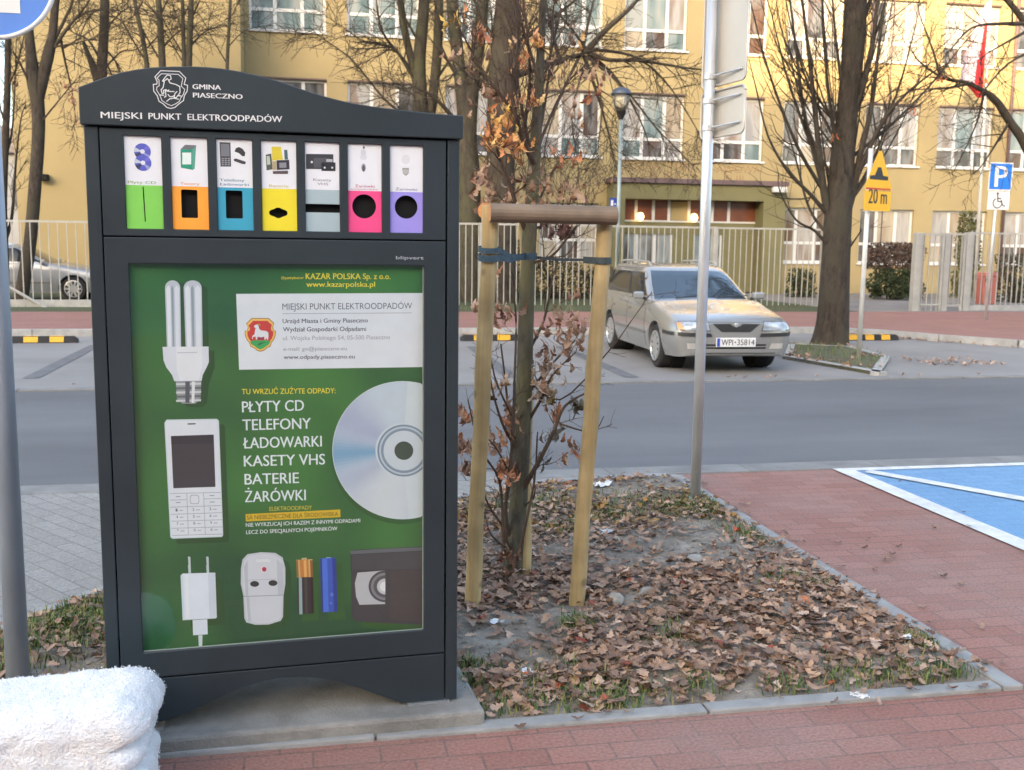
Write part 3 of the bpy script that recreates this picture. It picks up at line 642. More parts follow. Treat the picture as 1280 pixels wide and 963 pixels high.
# compact disc (also cut by the edge), with fans of light printed on it
b = MB(); ccx, ccy, rr, ry = 940, 415, 388, 381
clipd = lambda P: [(min(x, 1056), y) for x, y in P]
pp(b, cC, clipd([(x-6, y+26) for x, y in ell(ccx, ccy, rr, ry, 64)]), 0, lin(40, 92, 46)); pp(b, cC, clipd(ell(ccx, ccy, rr, ry, 72)), 1, lin(206, 220, 228))
def fan(a):
    c1, c2, c3 = np.array(lin(196, 212, 226)), np.array(lin(214, 222, 228)), np.array(lin(120, 170, 205)); c4 = np.array(lin(160, 172, 206))
    t = lambda ctr, wdt: math.exp(-((a-ctr)/wdt)**2)
    c = c1*1.0; k = t(183, 14); c = c*(1-k)+c3*k; k = .7*t(150, 22); c = c*(1-k)+c4*k; k = .6*t(212, 14); c = c*(1-k)+c4*k; k = .7*t(250, 30); c = c*(1-k)+c2*k
    return tuple(c)
for a in range(86, 275, 3):
    a1 = a+3.2; r0 = 150
    pp(b, cC, clipd([(ccx+r0*math.cos(R(a)), ccy-r0*math.sin(R(a))), (ccx+rr*.99*math.cos(R(a)), ccy-ry*.99*math.sin(R(a))), (ccx+rr*.99*math.cos(R(a1)), ccy-ry*.99*math.sin(R(a1))), (ccx+r0*math.cos(R(a1)), ccy-r0*math.sin(R(a1)))]), 2, fan((a+1.5) % 360))
for r_, lay, cc in ((146, 3, lin(120, 142, 165)), (136, 4, lin(190, 206, 218)), (126, 5, lin(130, 150, 172)), (112, 6, lin(200, 214, 224)), (52, 7, lin(58, 78, 66))):
    pp(b, cC, clipd(ell(ccx+6, ccy+2, r_, r_*.98, 40)), lay, cc)
b.build('disc_picture', m_print, poster, recalc=False)

# ---- canopy emblem and lettering, small badge on the door
b = MB(); GX = lambda x, y: KP(180+x/9.846, 80+y/9.846)
CY = -.0146
def stroke(b, pts, wd, y, closed=False):
    P = [Vector(p) for p in pts]; n = len(P)
    for k in range(n if closed else n-1):
        a, c = P[k], P[(k+1) % n]; d = (c-a)
        if d.length < 1e-6: continue
        t = d.normalized(); nn = Vector((-t.y, t.x))*wd/2; a2, c2 = a-t*wd*.3, c+t*wd*.3; yy = y-.00004*(k % 5)
        b.poly([((a2-nn).x, yy, (a2-nn).y), ((c2-nn).x, yy, (c2-nn).y), ((c2+nn).x, yy, (c2+nn).y), ((a2+nn).x, yy, (a2+nn).y)])
out = [(210, 95), (440, 105), (518, 185), (498, 262), (540, 275), (535, 345), (500, 400), (490, 460), (430, 505), (385, 545), (335, 558), (285, 545), (240, 500), (190, 470), (168, 400), (125, 345), (120, 262), (162, 260), (168, 230), (140, 170)]
inn = [(220, 132), (425, 140), (482, 190), (462, 285), (505, 325), (490, 380), (455, 430), (440, 470), (395, 500), (340, 525), (285, 500), (225, 460), (205, 405), (160, 330), (165, 295), (192, 280), (190, 210), (165, 185)]
stroke(b, [GX(*p) for p in out], .0022, CY, True); stroke(b, [GX(*p) for p in inn], .0018, CY, True)
for seq in ([(232, 222), (262, 180), (290, 148), (330, 155), (340, 195), (310, 215), (290, 190), (275, 205), (240, 228)], [(255, 228), (240, 300), (215, 330), (228, 375), (250, 370), (245, 335), (268, 330), (275, 410), (255, 420)], [(310, 220), (325, 245), (400, 265), (445, 290), (448, 360), (425, 400), (400, 425), (375, 425), (385, 375), (410, 350)], [(285, 345), (330, 350), (375, 350)], [(300, 385), (320, 412), (350, 415), (375, 400)], [(285, 470), (320, 440), (370, 432), (430, 445)], [(205, 392), (250, 395)], [(275, 325), (295, 345), (310, 330)], [(415, 400), (460, 405)]):
    stroke(b, [GX(*p) for p in seq], .0024, CY)
b.build('emblem', m_letter, canopy, recalc=False); b = MB()
PL = lambda x, z: (x, CY, z)
put_text(b, 'GMINA', GX(602, 318), GX(948, 330), .0131, PL, bold=.035); put_text(b, 'PIASECZNO', GX(608, 422), GX(1212, 442), .0129, PL, bold=.035)
b.build('municipality_name', m_letter, canopy, recalc=False); b = MB()
for s, x0, x1 in (('MIEJSKI', 127, 178), ('PUNKT', 186.5, 227), ('ELEKTROODPADÓW', 235, 352.5)):
    put_text(b, s, KP(x0, 148.5+(x0-127)*.023), KP(x1, 148.5+(x1-127)*.023), .0168, PL, bold=.022)
b.build('title_lettering', m_letter, canopy, recalc=False)
b = MB(); put_text(b, 'blipvert', KP(495, 324.2), KP(529.5, 324.6), .0095, lambda x, z: (x, -.0006, z), bold=.01)
b.build('lettering', mat('grey_letters', (.42, .46, .50), .5, .04), door, recalc=False)
# ------------------------------------------------------------------ near street furniture
m_galv = mat('galvanised_steel', (.58, .60, .62), .36, .18, 10, metal=.45, stretch=(1, 1, .25))
m_galvb = mat('weathered_steel', (.38, .44, .52), .5, .2, 9, metal=.3, stretch=(1, 1, .2))
m_back = mat('sign_back', (.56, .52, .46), .45, .08, 3, metal=.25)
m_signwhite = mat('sign_white', (.78, .78, .77), .4, .05)
m_signblue = mat('sign_blue', (.025, .14, .55), .35, .06)
# pole with the plates seen from behind
sx_, sy_ = G(869, 628)[:2]
sp = empty('sign_post', (sx_, sy_, 0), 'bright galvanised pole with grey sign plates seen from behind at the bed corner', 'sign post')
top = AY(893, -60, sy_); lean = ((top[0]-sx_)/top[2], 0)
b = MB(); b.tube([(0, 0, -.05), (lean[0]*3.4, 0, 3.4)], .031, 20); b.build('pole', m_galv, sp, smooth=True)
b = MB(); b.tube([(0, 0, -.02), (0, 0, .035)], .045, 16); b.build('pole_collar', m_galv, sp, smooth=True)
aw = R(-79); ax_ = Vector((math.cos(aw), math.sin(aw), 0)); an = Vector((-ax_.y, ax_.x, 0))
zt = lambda y: AY(900, y, sy_)[2]
for nm, z0, z1 in (('square_plate', zt(108), zt(108)+.62), ('supplementary_plate', zt(172), zt(114))):
    cc = Vector((lean[0]*(z0+z1)/2, 0, 0))-an*-.045
    b = MB(); b.prism(rrect(-.14, .30, z0, z1, .035), -.0015, .0015, mp=lambda x, y, z: tuple(cc+ax_*x+an*y+Vector((0, 0, z)))); pl_ = b.build(nm, m_back, sp)
    b = MB(); P = rrect(-.14, .30, z0, z1, .035); q = [tuple(cc+ax_*x-an*.006+Vector((0, 0, z))) for x, z in P]; b.tube(q+[q[0]], .007, 6); b.build('rim', m_back, pl_, smooth=True)
    for zz in (z0+.05, z1-.06):
        b = MB(); b.tube([tuple(Vector((lean[0]*zz, 0, zz-.015))), tuple(Vector((lean[0]*zz, 0, zz+.015)))], .037, 12)
        b.tube([tuple(Vector((lean[0]*zz, 0, zz))), tuple(cc+ax_*.26+Vector((0, 0, zz+.012))-an*.008)], .006, 6)
        b.build('bracket', m_galv, pl_)
# the left pole with its round blue sign
YL = 3.62; bx = AY(22, 830, YL)[0]
rp = empty('road_sign', (bx, YL, 0), 'grey steel post at the left edge carrying a round blue sign', 'road sign')
b = MB(); b.tube([(0, 0, -.05), (-.004, 0, 2.62)], .038, 20); b.build('pole', m_galvb, rp, smooth=True)
sc_ = AY(-5, -25, YL); off = (sc_[0]-bx, -.06, sc_[2]); rr_ = 71/ppm(YL, bx)
b = MB(); b.lathe(off, [(rr_-.004, -.004), (rr_-.004, .004)], 64, 'y'); disc = b.build('sign_disc', mat('sign_blue_face', (.10, .25, .70), .4, .05), rp)
b = MB(); q = [(off[0]+rr_*math.cos(t*PI/32), off[1]-.004, off[2]+rr_*math.sin(t*PI/32)) for t in range(65)]; b.tube(q, .0075, 8, cap=False); b.build('rim', m_signwhite, disc, smooth=True)
wr = AY(25.5, 17, YL-.066); b = MB(); b.box(off[0]-.09, wr[0]-bx, off[1]-.0058, off[1]-.0046, wr[2], wr[2]+.28); b.build('white_bar', m_signwhite, disc)
b = MB(); b.box(off[0]-.02, .04, -.055, -.03, off[2]-.06, off[2]-.03); b.build('bracket', m_galv, rp)

# ---- tree stakes
def wood(name, c1, c2, dirt=.3):
    m = bpy.data.materials.new(name); m.use_nodes = True; n = m.node_tree.nodes; L = m.node_tree.links; p = n['Principled BSDF']; p.inputs['Roughness'].default_value = .75
    tc = n.new('ShaderNodeTexCoord'); mp = n.new('ShaderNodeMapping'); mp.inputs['Scale'].default_value = (30, 30, 2.2); L.new(tc.outputs['Object'], mp.inputs[0])
    nz = n.new('ShaderNodeTexNoise'); nz.inputs['Scale'].default_value = 1.0; nz.inputs['Detail'].default_value = 7; L.new(mp.outputs[0], nz.inputs['Vector'])
    cr = n.new('ShaderNodeValToRGB'); cr.color_ramp.elements[0].position = .3; cr.color_ramp.elements[0].color = c1+(1,); cr.color_ramp.elements[1].position = .65; cr.color_ramp.elements[1].color = c2+(1,)
    L.new(nz.outputs['Fac'], cr.inputs[0])
    vo = n.new('ShaderNodeTexVoronoi'); vo.inputs['Scale'].default_value = 9; L.new(tc.outputs['Object'], vo.inputs['Vector'])
    mr = n.new('ShaderNodeMapRange'); mr.inputs[1].default_value = .10; mr.inputs[2].default_value = .22; mr.inputs[3].default_value = .55; mr.inputs[4].default_value = 1; L.new(vo.outputs['Distance'], mr.inputs[0])
    n2 = n.new('ShaderNodeTexNoise'); n2.inputs['Scale'].default_value = 6; n2.inputs['Detail'].default_value = 5; L.new(tc.outputs['Object'], n2.inputs['Vector'])
    m2 = n.new('ShaderNodeMapRange'); m2.inputs[1].default_value = .35; m2.inputs[2].default_value = .7; m2.inputs[3].default_value = 1-dirt; m2.inputs[4].default_value = 1.1; L.new(n2.outputs['Fac'], m2.inputs[0])
    mm = n.new('ShaderNodeMath'); mm.operation = 'MULTIPLY'; L.new(mr.outputs[0], mm.inputs[0]); L.new(m2.outputs[0], mm.inputs[1])
    mu = n.new('ShaderNodeMix'); mu.data_type = 'RGBA'; mu.blend_type = 'MULTIPLY'; mu.inputs[0].default_value = 1; L.new(cr.outputs[0], mu.inputs[6]); L.new(mm.outputs[0], mu.inputs[7]); L.new(mu.outputs[2], p.inputs['Base Color'])
    bp = n.new('ShaderNodeBump'); bp.inputs['Strength'].default_value = .35; bp.inputs['Distance'].default_value = .004; L.new(nz.outputs['Fac'], bp.inputs['Height']); L.new(bp.outputs[0], p.inputs['Normal'])
    return m
m_stake = wood('stake_wood', (.36, .245, .10), (.50, .37, .18)); m_rail = wood('weathered_rail_wood', (.20, .145, .10), (.29, .215, .15)); m_end = mat('cut_wood_end', (.50, .24, .10), .8, .3, 20)
sl0, sr0, sb0 = G(590, 763), G(720, 762), G(655, 722)
YT = 4.12
tl, tr_ = AY(614, 257, YT+.02), AY(757, 272, YT+.02)
ts = empty('tree_support', (sr0[0], sr0[1], 0), 'three leaning yellowish wooden stakes joined by a horizontal rail round the young tree', 'tree stakes')
T0 = np.array([sr0[0], sr0[1], 0])
tb = np.array([.985, 4.66, tl[2]-.02])
for base, tp, r0 in ((sl0, tl, .034), (sr0, tr_, .033), (sb0, tb, .033)):
    A, B_ = np.array(base)-T0, np.array(tp)-T0; A = A-(B_-A)*.03
    b = MB(); nseg = 8; b.tube([A+(B_-A)*k/nseg+np.array([.003*math.sin(k*2.1), .002*math.cos(k), 0]) for k in range(nseg+1)], [r0*(1+.03*math.sin(k*1.7)) for k in range(nseg+1)], 16)
    b.build('stake', m_stake, ts, smooth=False, bevel=.003)
ra, rb = np.array(AY(612, 266, YT-.045))-T0, np.array(AY(770, 270, YT-.045))-T0
def logmb(a, c, r, ang=.06):
    b = MB(); b.tube([a+(c-a)*k/6 for k in range(7)], [r*(1+.02*math.sin(k*2.3)) for k in range(7)], 18); return b
def rail(a, c, r):
    d = Vector(c-a); b = MB(); n_ = 6
    b.tube([(0, 0, d.length*k/n_) for k in range(n_+1)], [r*(1+.02*math.sin(k*2.3)) for k in range(n_+1)], 18, cap=False)
    for z, s_ in ((0, 1), (d.length, -1)):
        b.poly([(r*math.cos(2*PI*k/18), r*math.sin(2*PI*k/18), z) for k in range(18)], m=1)
    o = b.build('rail', [m_rail, m_end], ts, bevel=.003); o.location = Vector(a); o.rotation_euler = d.to_track_quat('Z', 'X').to_euler(); return o
rail(ra, rb, .0375)
e0 = np.array(AY(607, 264, YT+.06))-T0; e1 = tb-T0+np.array([-.02, .03, -.0]); rail(e0, e1, .034)
# ties
m_tie = mat('blue_webbing', (.055, .095, .125), .8, .25, 30, .3, 200); m_tie2 = mat('dark_webbing', (.05, .065, .07), .8, .25, 30, .3, 200)
TRX = lambda y: np.array(AY(np.interp(y, [0, 200, 330, 480, 600, 715], [681, 668, 660, 655, 649, 641]), y, 4.42))
def tie(pts, wd, m):
    b = MB(); P = [Vector(p) for p in pts]
    A = [b.vert(p+Vector((0, 0, wd/2))) for p in P]; B_ = [b.vert(p-Vector((0, 0, wd/2))) for p in P]
    for k in range(len(P)-1): b.face((A[k], A[k+1], B_[k+1], B_[k]))
    o = b.build('tie', m, ts, recalc=False); md = o.modifiers.new('solid', 'SOLIDIFY'); md.thickness = .004; return o
stL = lambda y: np.array(sl0)+(np.array(tl)-np.array(sl0))*((AY(600, y, YT)[2])/tl[2])-T0
stR = lambda y: np.array(sr0)+(np.array(tr_)-np.array(sr0))*((AY(740, y, YT)[2])/tr_[2])-T0
for yy, dz, wd, yt in ((312, 0, .022, 322), (322, 0, .026, 320)):
    c0 = stL(yy); tk = TRX(yt)-T0; ring = [c0+np.array([.040*math.cos(R(a)), .040*math.sin(R(a)), .006*math.sin(R(a*1.0))]) for a in range(90, 391, 25)]
    tie(ring+[c0+(tk-c0)*.5+np.array([0, -.01, -.012])]+[tk+np.array([.036*math.cos(R(a)), .036*math.sin(R(a)), 0]) for a in range(230, 350, 20)], wd, m_tie)
c0 = stR(326); tk = TRX(322)-T0
tie([c0+np.array([.038*math.cos(R(a)), .038*math.sin(R(a)), 0]) for a in range(80, -170, -25)]+[c0+(tk-c0)*.25], .028, m_tie2)
tie([c0+(tk-c0)*.22+np.array([0, -.002, 0]), c0+(tk-c0)*.6+np.array([0, -.004, -.004]), tk+np.array([.036, -.01, 0])]+[tk+np.array([.034*math.cos(R(a)), .034*math.sin(R(a)), 0]) for a in range(-20, -150, -20)], .012, m_tie2)

# ------------------------------------------------------------------ leaves (lobed, curled)
m_leaf = mat('dry_leaf', rough=.75, attr=True, var=.22, vscale=35, spec=.25)
LEAFC = [lin(172, 142, 120), lin(158, 130, 110), lin(146, 120, 104), lin(184, 154, 130), lin(128, 102, 86), lin(166, 134, 110), lin(152, 124, 106), lin(140, 116, 102), lin(112, 88, 76), lin(176, 146, 124), lin(190, 164, 144)]
def oak_leaf(b, c, L, rot, tilt, roll_, curl, col, rng, wide=1.0, simple=False):
    """lobed leaf blade of length L with a folded midrib; c is its centre"""
    if simple: st = [(0, .03), (.25, .22), (.42, .12), (.62, .27), (.8, .14), (1, .0)]
    else: st = [(0, .02), (.14, .17), (.24, .09), (.38, .29), (.48, .15), (.62, .36), (.72, .19), (.84, .22), (.93, .10), (1, .0)]
    M = Matrix.Rotation(rot, 3, 'Z') @ Matrix.Rotation(tilt, 3, 'Y') @ Matrix.Rotation(roll_, 3, 'X')
    mid, lf, rt = [], [], []; fold = rng.uniform(-.1, .5)
    for t, wv in st:
        u = (t-.5)*L; zc = curl*L*((t-.5)**2*1.6-.1)
        wl = wv*L*wide*rng.uniform(.8, 1.2); wr_ = wv*L*wide*rng.uniform(.8, 1.2); sh = .04*L if wv > .15 else 0
        for arr, p in ((mid, (u, 0, zc)), (lf, (u+sh, wl, zc+wl*fold+rng.uniform(-.03, .03)*L)), (rt, (u+sh, -wr_, zc+wr_*fold*rng.uniform(.2, 1)+rng.uniform(-.03, .03)*L))):
            arr.append(b.vert(Vector(c)+M @ Vector(p)))
    for k in range(len(st)-1):
        b.face((mid[k], mid[k+1], lf[k+1], lf[k]), col=col); b.face((rt[k], rt[k+1], mid[k+1], mid[k]), col=col)

# ------------------------------------------------------------------ bare tree maker
def spline(pts, rad, n=4):
    """Catmull-Rom through pts, radii carried along"""
    P = [np.array(p, float) for p in pts]; out, ro = [], []
    for k in range(len(P)-1):
        p0, p1, p2, p3 = P[max(0, k-1)], P[k], P[k+1], P[min(len(P)-1, k+2)]
        for j in range(n):
            t = j/n; out.append(.5*((2*p1)+(-p0+p2)*t+(2*p0-5*p1+4*p2-p3)*t*t+(-p0+3*p1-3*p2+p3)*t**3)); ro.append(rad[k]+(rad[k+1]-rad[k])*t)
    out.append(P[-1]); ro.append(rad[-1]); return out, ro
def twigs(b, pts, rad, rng, level, maxl, dens, length, upb, rmin, sides, tips=None, droop=0.0, start=.15):
    """side shoots along a limb, themselves branching"""
    if level > maxl: return
    n = len(pts); tot = sum(np.linalg.norm(np.array(pts[k+1])-np.array(pts[k])) for k in range(n-1))
    cnt = max(1, int(tot*dens*rng.uniform(.8, 1.2)))
    for _ in range(cnt):
        t = start+(1-start)*rng.random(); f = t*(n-1); k = min(n-2, int(f)); a = np.array(pts[k])+(np.array(pts[k+1])-np.array(pts[k]))*(f-k)
        d = np.array(pts[k+1])-np.array(pts[k]); d = d/(np.linalg.norm(d)+1e-9)
        s_ = np.array([rng.gauss(0, 1), rng.gauss(0, 1), rng.gauss(0, .6)]); s_ -= d*(s_ @ d); s_ /= np.linalg.norm(s_)+1e-9
        v = d*rng.uniform(.4, .9)+s_*rng.uniform(.5, 1.0); v /= np.linalg.norm(v)
        L_ = length*rng.uniform(.5, 1.25)*(1-.35*t); r0 = max(rmin, min(rad[k]*.55, L_*.014)); q = [a]; rr = [r0]; m_ = 5 if level < maxl else 4
        for j in range(m_):
            v = v+np.array([rng.gauss(0, .16), rng.gauss(0, .16), rng.gauss(0, .10)+upb-droop*(j/m_)]); v /= np.linalg.norm(v)
            q.append(q[-1]+v*L_/m_); rr.append(max(rmin*.7, r0*(1-.75*(j+1)/m_)))
        b.tube(q, rr, max(3, sides-level), cap=False)
        if tips is not None: tips.append(q)
        twigs(b, q, rr, rng, level+1, maxl, dens*1.35, length*.52, upb, rmin, sides, tips, droop, .2)
def bark(name, c1, c2, sc=14, bump=.7, green=None):
    m = bpy.data.materials.new(name); m.use_nodes = True; n = m.node_tree.nodes; L = m.node_tree.links; p = n['Principled BSDF']; p.inputs['Roughness'].default_value = .9; p.inputs['Specular IOR Level'].default_value = .2
    tc = n.new('ShaderNodeTexCoord'); mp = n.new('ShaderNodeMapping'); mp.inputs['Scale'].default_value = (1, 1, .28); L.new(tc.outputs['Object'], mp.inputs[0])
    nz = n.new('ShaderNodeTexNoise'); nz.inputs['Scale'].default_value = sc; nz.inputs['Detail'].default_value = 8; nz.inputs['Roughness'].default_value = .7; L.new(mp.outputs[0], nz.inputs['Vector'])
    cr = n.new('ShaderNodeValToRGB'); cr.color_ramp.elements[0].position = .32; cr.color_ramp.elements[0].color = c1+(1,); cr.color_ramp.elements[1].position = .68; cr.color_ramp.elements[1].color = c2+(1,); L.new(nz.outputs['Fac'], cr.inputs[0])
    if green:
        n2 = n.new('ShaderNodeTexNoise'); n2.inputs['Scale'].default_value = 2.5; n2.inputs['Detail'].default_value = 5; L.new(tc.outputs['Object'], n2.inputs['Vector'])
        mr = n.new('ShaderNodeMapRange'); mr.inputs[1].default_value = .45; mr.inputs[2].default_value = .65; L.new(n2.outputs['Fac'], mr.inputs[0])
        mx = n.new('ShaderNodeMix'); mx.data_type = 'RGBA'; L.new(mr.outputs[0], mx.inputs[0]); L.new(cr.outputs[0], mx.inputs[6]); mx.inputs[7].default_value = green+(1,); L.new(mx.outputs[2], p.inputs['Base Color'])
    else: L.new(cr.outputs[0], p.inputs['Base Color'])
    bp = n.new('ShaderNodeBump'); bp.inputs['Strength'].default_value = bump; bp.inputs['Distance'].default_value = .03; L.new(nz.outputs['Fac'], bp.inputs['Height']); L.new(bp.outputs[0], p.inputs['Normal'])
    return m
m_bark = bark('dark_bark', (.026, .021, .018), (.085, .070, .056), green=(.06, .054, .04))
m_barkg = bark('greenish_bark', (.034, .030, .024), (.095, .084, .064), green=(.075, .074, .045))
m_young = bark('young_bark', (.05, .046, .037), (.14, .128, .098), sc=30, bump=.35, green=(.15, .14, .07))
m_twig = bark('twig_bark', (.06, .04, .03), (.14, .10, .075), sc=20, bump=.2)

# ------------------------------------------------------------------ the young oak
rng = random.Random(11)
yb = G(641, 722); yo = np.array([yb[0], yb[1], 0])
yt = empty('young_tree', tuple(yo), 'young tree still holding dry brown and golden leaves, tied between wooden stakes', 'tree')
YY = yb[1]
def yp(x, y, dy=0.0): return np.array(AY(x, y, YY+dy))-yo
tp = [(641, 728, 0), (643, 690, 0), (650, 600, 0), (655, 480, -.01), (660, 330, -.02), (664, 260, 0), (668, 200, .02), (673, 120, .03), (677, 40, .03), (681, -40, .03)]
tr = [r/ppm(YY, .8) for r in (15, 12.5, 11, 10.2, 9.2, 8.6, 7.6, 6.2, 4.6, 3.8)]
P, Q = spline([yp(*p) for p in tp], tr, 4)
b = MB(); b.tube(P, Q, 14); b.build('trunk', m_young, yt, smooth=True)
b = MB(); tips = []
limbs = [
 ([(668, 205, 0), (650, 165, -.05), (640, 120, -.1), (634, 70, -.1)], 4.2), ([(660, 300, 0), (640, 240, -.08), (622, 190, -.15), (608, 140, -.2)], 3.0), ([(667, 205, 0), (655, 170, .05), (662, 110, .08), (660, 50, .08), (652, -10, .1)], 3.4),
 ([(650, 150, -.05), (615, 105, -.1), (590, 65, -.12), (572, 30, -.15)], 2.2), ([(672, 130, 0), (690, 60, .1), (702, 10, .1)], 2.4), ([(670, 190, 0), (705, 110, .1), (735, 80, .15)], 2.2), ([(674, 100, 0), (655, 40, 0), (640, -10, 0)], 2.3),
 ([(663, 280, 0), (690, 215, .1), (712, 190, .12)], 1.8), ([(662, 290, 0), (705, 265, .05), (722, 225, .1)], 1.8), ([(660, 330, 0), (690, 320, -.1), (715, 290, -.15), (735, 272, -.15)], 2.2),
 ([(649, 620, 0), (672, 580, -.1), (692, 540, -.15), (706, 508, -.18), (735, 490, -.2)], 3.6), ([(652, 540, 0), (676, 500, -.05), (690, 470, -.1), (720, 440, -.12)], 2.4), ([(654, 500, 0), (690, 455, .1), (720, 425, .12)], 2.4), ([(700, 530, -.16), (740, 540, -.25), (755, 520, -.3)], 1.4),
 ([(640, 680, 0), (632, 640, -.05), (640, 560, -.08), (643, 480, -.1), (645, 400, -.1), (640, 350, -.12)], 3.0), ([(641, 700, 0), (630, 660, -.08), (624, 600, -.12), (600, 560, -.2), (585, 500, -.25)], 2.6), ([(630, 660, -.06), (610, 630, -.12), (600, 600, -.15)], 2.0),
 ([(640, 690, 0), (615, 670, -.15), (608, 650, -.2)], 1.8), ([(645, 560, 0), (628, 530, -.1), (614, 480, -.15), (606, 420, -.15)], 2.2), ([(641, 600, 0), (620, 560, -.1), (600, 540, -.1)], 1.8),
 ([(655, 450, 0), (680, 400, .1), (690, 350, .12), (700, 320, .12)], 2.2), ([(640, 520, -.1), (618, 470, -.2), (610, 410, -.22)], 1.6), ([(655, 470, 0), (700, 500, -.1), (760, 440, -.3), (790, 400, -.35), (815, 365, -.35)], 1.3), ([(645, 640, 0), (668, 620, -.06), (665, 590, -.06)], 1.6), ([(640, 712, .05), (628, 660, .1), (640, 580, .12), (634, 500, .14), (626, 430, .15)], 3.4), ([(644, 712, -.05), (656, 660, -.1), (668, 600, -.12), (672, 540, -.14)], 2.6), ([(672, 180, 0), (684, 110, .05), (690, 40, .05), (694, -20, .05)], 2.2), ([(668, 210, 0), (648, 110, -.06), (646, 40, -.06), (642, -20, -.06)], 2.2)]
for pts, r in limbs:
    n = len(pts); P, Q = spline([yp(*p) for p in pts], [r*(1-.7*k/(n-1))/ppm(YY, .8) for k in range(n)], 4)
    b.tube(P, Q, 7, cap=False)
    low = pts[0][1] > 420
    twigs(b, P, Q, rng, 1, 2, 9 if low else 26, .18 if low else .28, .05 if low else .2, .0013, 6, tips, 0.0, .2)
b.build('branches', m_twig, yt, smooth=True)
b = MB()
sun_gold = [lin(226, 176, 116), lin(216, 158, 98), lin(232, 192, 132), lin(212, 142, 96), lin(196, 144, 106)]; brn = [lin(172, 142, 118), lin(152, 122, 102), lin(132, 104, 88), lin(180, 150, 126), lin(158, 120, 96)]; org = [lin(190, 132, 94), lin(170, 118, 90)]  # gold: autumn leaf tone with the crown's direct sun put into the colour
yel_ = [lin(214, 178, 96), lin(206, 160, 92)]
cl = [((572, 24), 8, 5, yel_), ((596, 50), 16, 12, org), ((584, 75), 14, 7, brn), ((668, 55), 10, 14, sun_gold), ((655, 75), 8, 8, sun_gold), ((610, 120), 16, 16, brn), ((640, 125), 12, 14, sun_gold), ((622, 155), 15, 34, sun_gold+yel_), ((640, 178), 14, 22, sun_gold), ((668, 128), 6, 10, sun_gold), ((618, 180), 12, 16, sun_gold), ((655, 180), 12, 10, sun_gold),
      ((702, 195), 14, 9, org), ((700, 105), 26, 12, brn), ((735, 95), 16, 12, brn), ((738, 122), 6, 4, org), ((595, 90), 12, 6, yel_+brn), ((612, 225), 14, 20, brn), ((615, 245), 12, 18, brn), ((650, 240), 20, 26, brn), ((690, 252), 22, 20, brn), ((715, 240), 12, 10, brn), ((704, 288), 14, 26, [lin(88, 62, 58), lin(104, 76, 68)]), ((640, 262), 16, 14, brn),
      ((690, 435), 22, 24, brn), ((715, 420), 24, 28, brn), ((735, 410), 16, 14, brn), ((680, 460), 16, 20, [lin(168, 148, 128), lin(150, 130, 112)]), ((672, 490), 10, 16, [lin(168, 148, 128)]), ((580, 520), 8, 16, brn+org), ((580, 560), 8, 26, brn+org), ((582, 585), 6, 14, brn), ((636, 520), 12, 26, brn+org[1:]), ((640, 545), 12, 22, brn+org), ((614, 545), 12, 16, brn), ((628, 590), 11, 16, org+brn), ((634, 600), 8, 12, org), ((618, 480), 8, 10, brn), ((612, 500), 7, 10, [lin(92, 70, 54)]), ((690, 515), 7, 9, org), ((688, 500), 7, 5, [lin(110, 96, 70)]), ((695, 545), 13, 14, [lin(104, 98, 84), lin(120, 104, 88)]), ((720, 560), 14, 18, org+brn), ((722, 515), 12, 12, [lin(100, 92, 78)]), ((680, 575), 8, 6, [lin(104, 98, 84)]), ((600, 385), 10, 8, brn), ((640, 385), 16, 12, brn), ((628, 395), 14, 8, brn), ((715, 380), 10, 5, brn), ((620, 350), 10, 3, brn), ((642, 700), 12, 22, [lin(110, 82, 64), lin(96, 70, 56)]), ((670, 480), 8, 8, brn), ((632, 730), 14, 20, [lin(104, 78, 62)])]
for (x, y), sp_, cnt, cols in cl:
    anchors = [yp(x+rng.gauss(0, sp_*.5), y+rng.gauss(0, sp_*.4), rng.gauss(-.05, .07)) for _ in range(max(2, cnt//5))]
    for k in range(cnt):
        a = anchors[k % len(anchors)]; c = Vector(a)+Vector((rng.gauss(0, .55*sp_/290), rng.gauss(0, .05), rng.gauss(0, .45*sp_/290)))
        oak_leaf(b, c, rng.uniform(.038, .07), rng.uniform(0, 2*PI), rng.uniform(.6, 1.6), rng.uniform(-1.2, 1.2), rng.uniform(.3, 1.6), rng.choice(cols), rng, rng.uniform(.6, .95))
        if k % 3 == 0: b.tube([tuple(a), tuple((Vector(a)+c)/2+Vector((0, 0, .01))), tuple(c)], .0011, 3, cap=False, col=cols[0])
for q in rng.sample(tips, min(60, len(tips))):
    c = q[-1]; z = c[2]; cols = sun_gold+brn if z > 1.9 else brn
    oak_leaf(b, c, rng.uniform(.03, .06), rng.uniform(0, 2*PI), rng.uniform(.5, 1.6), rng.uniform(-1, 1), rng.uniform(.3, 1.4), rng.choice(cols), rng, .8)
b.build('leaves', m_leaf, yt, recalc=False)

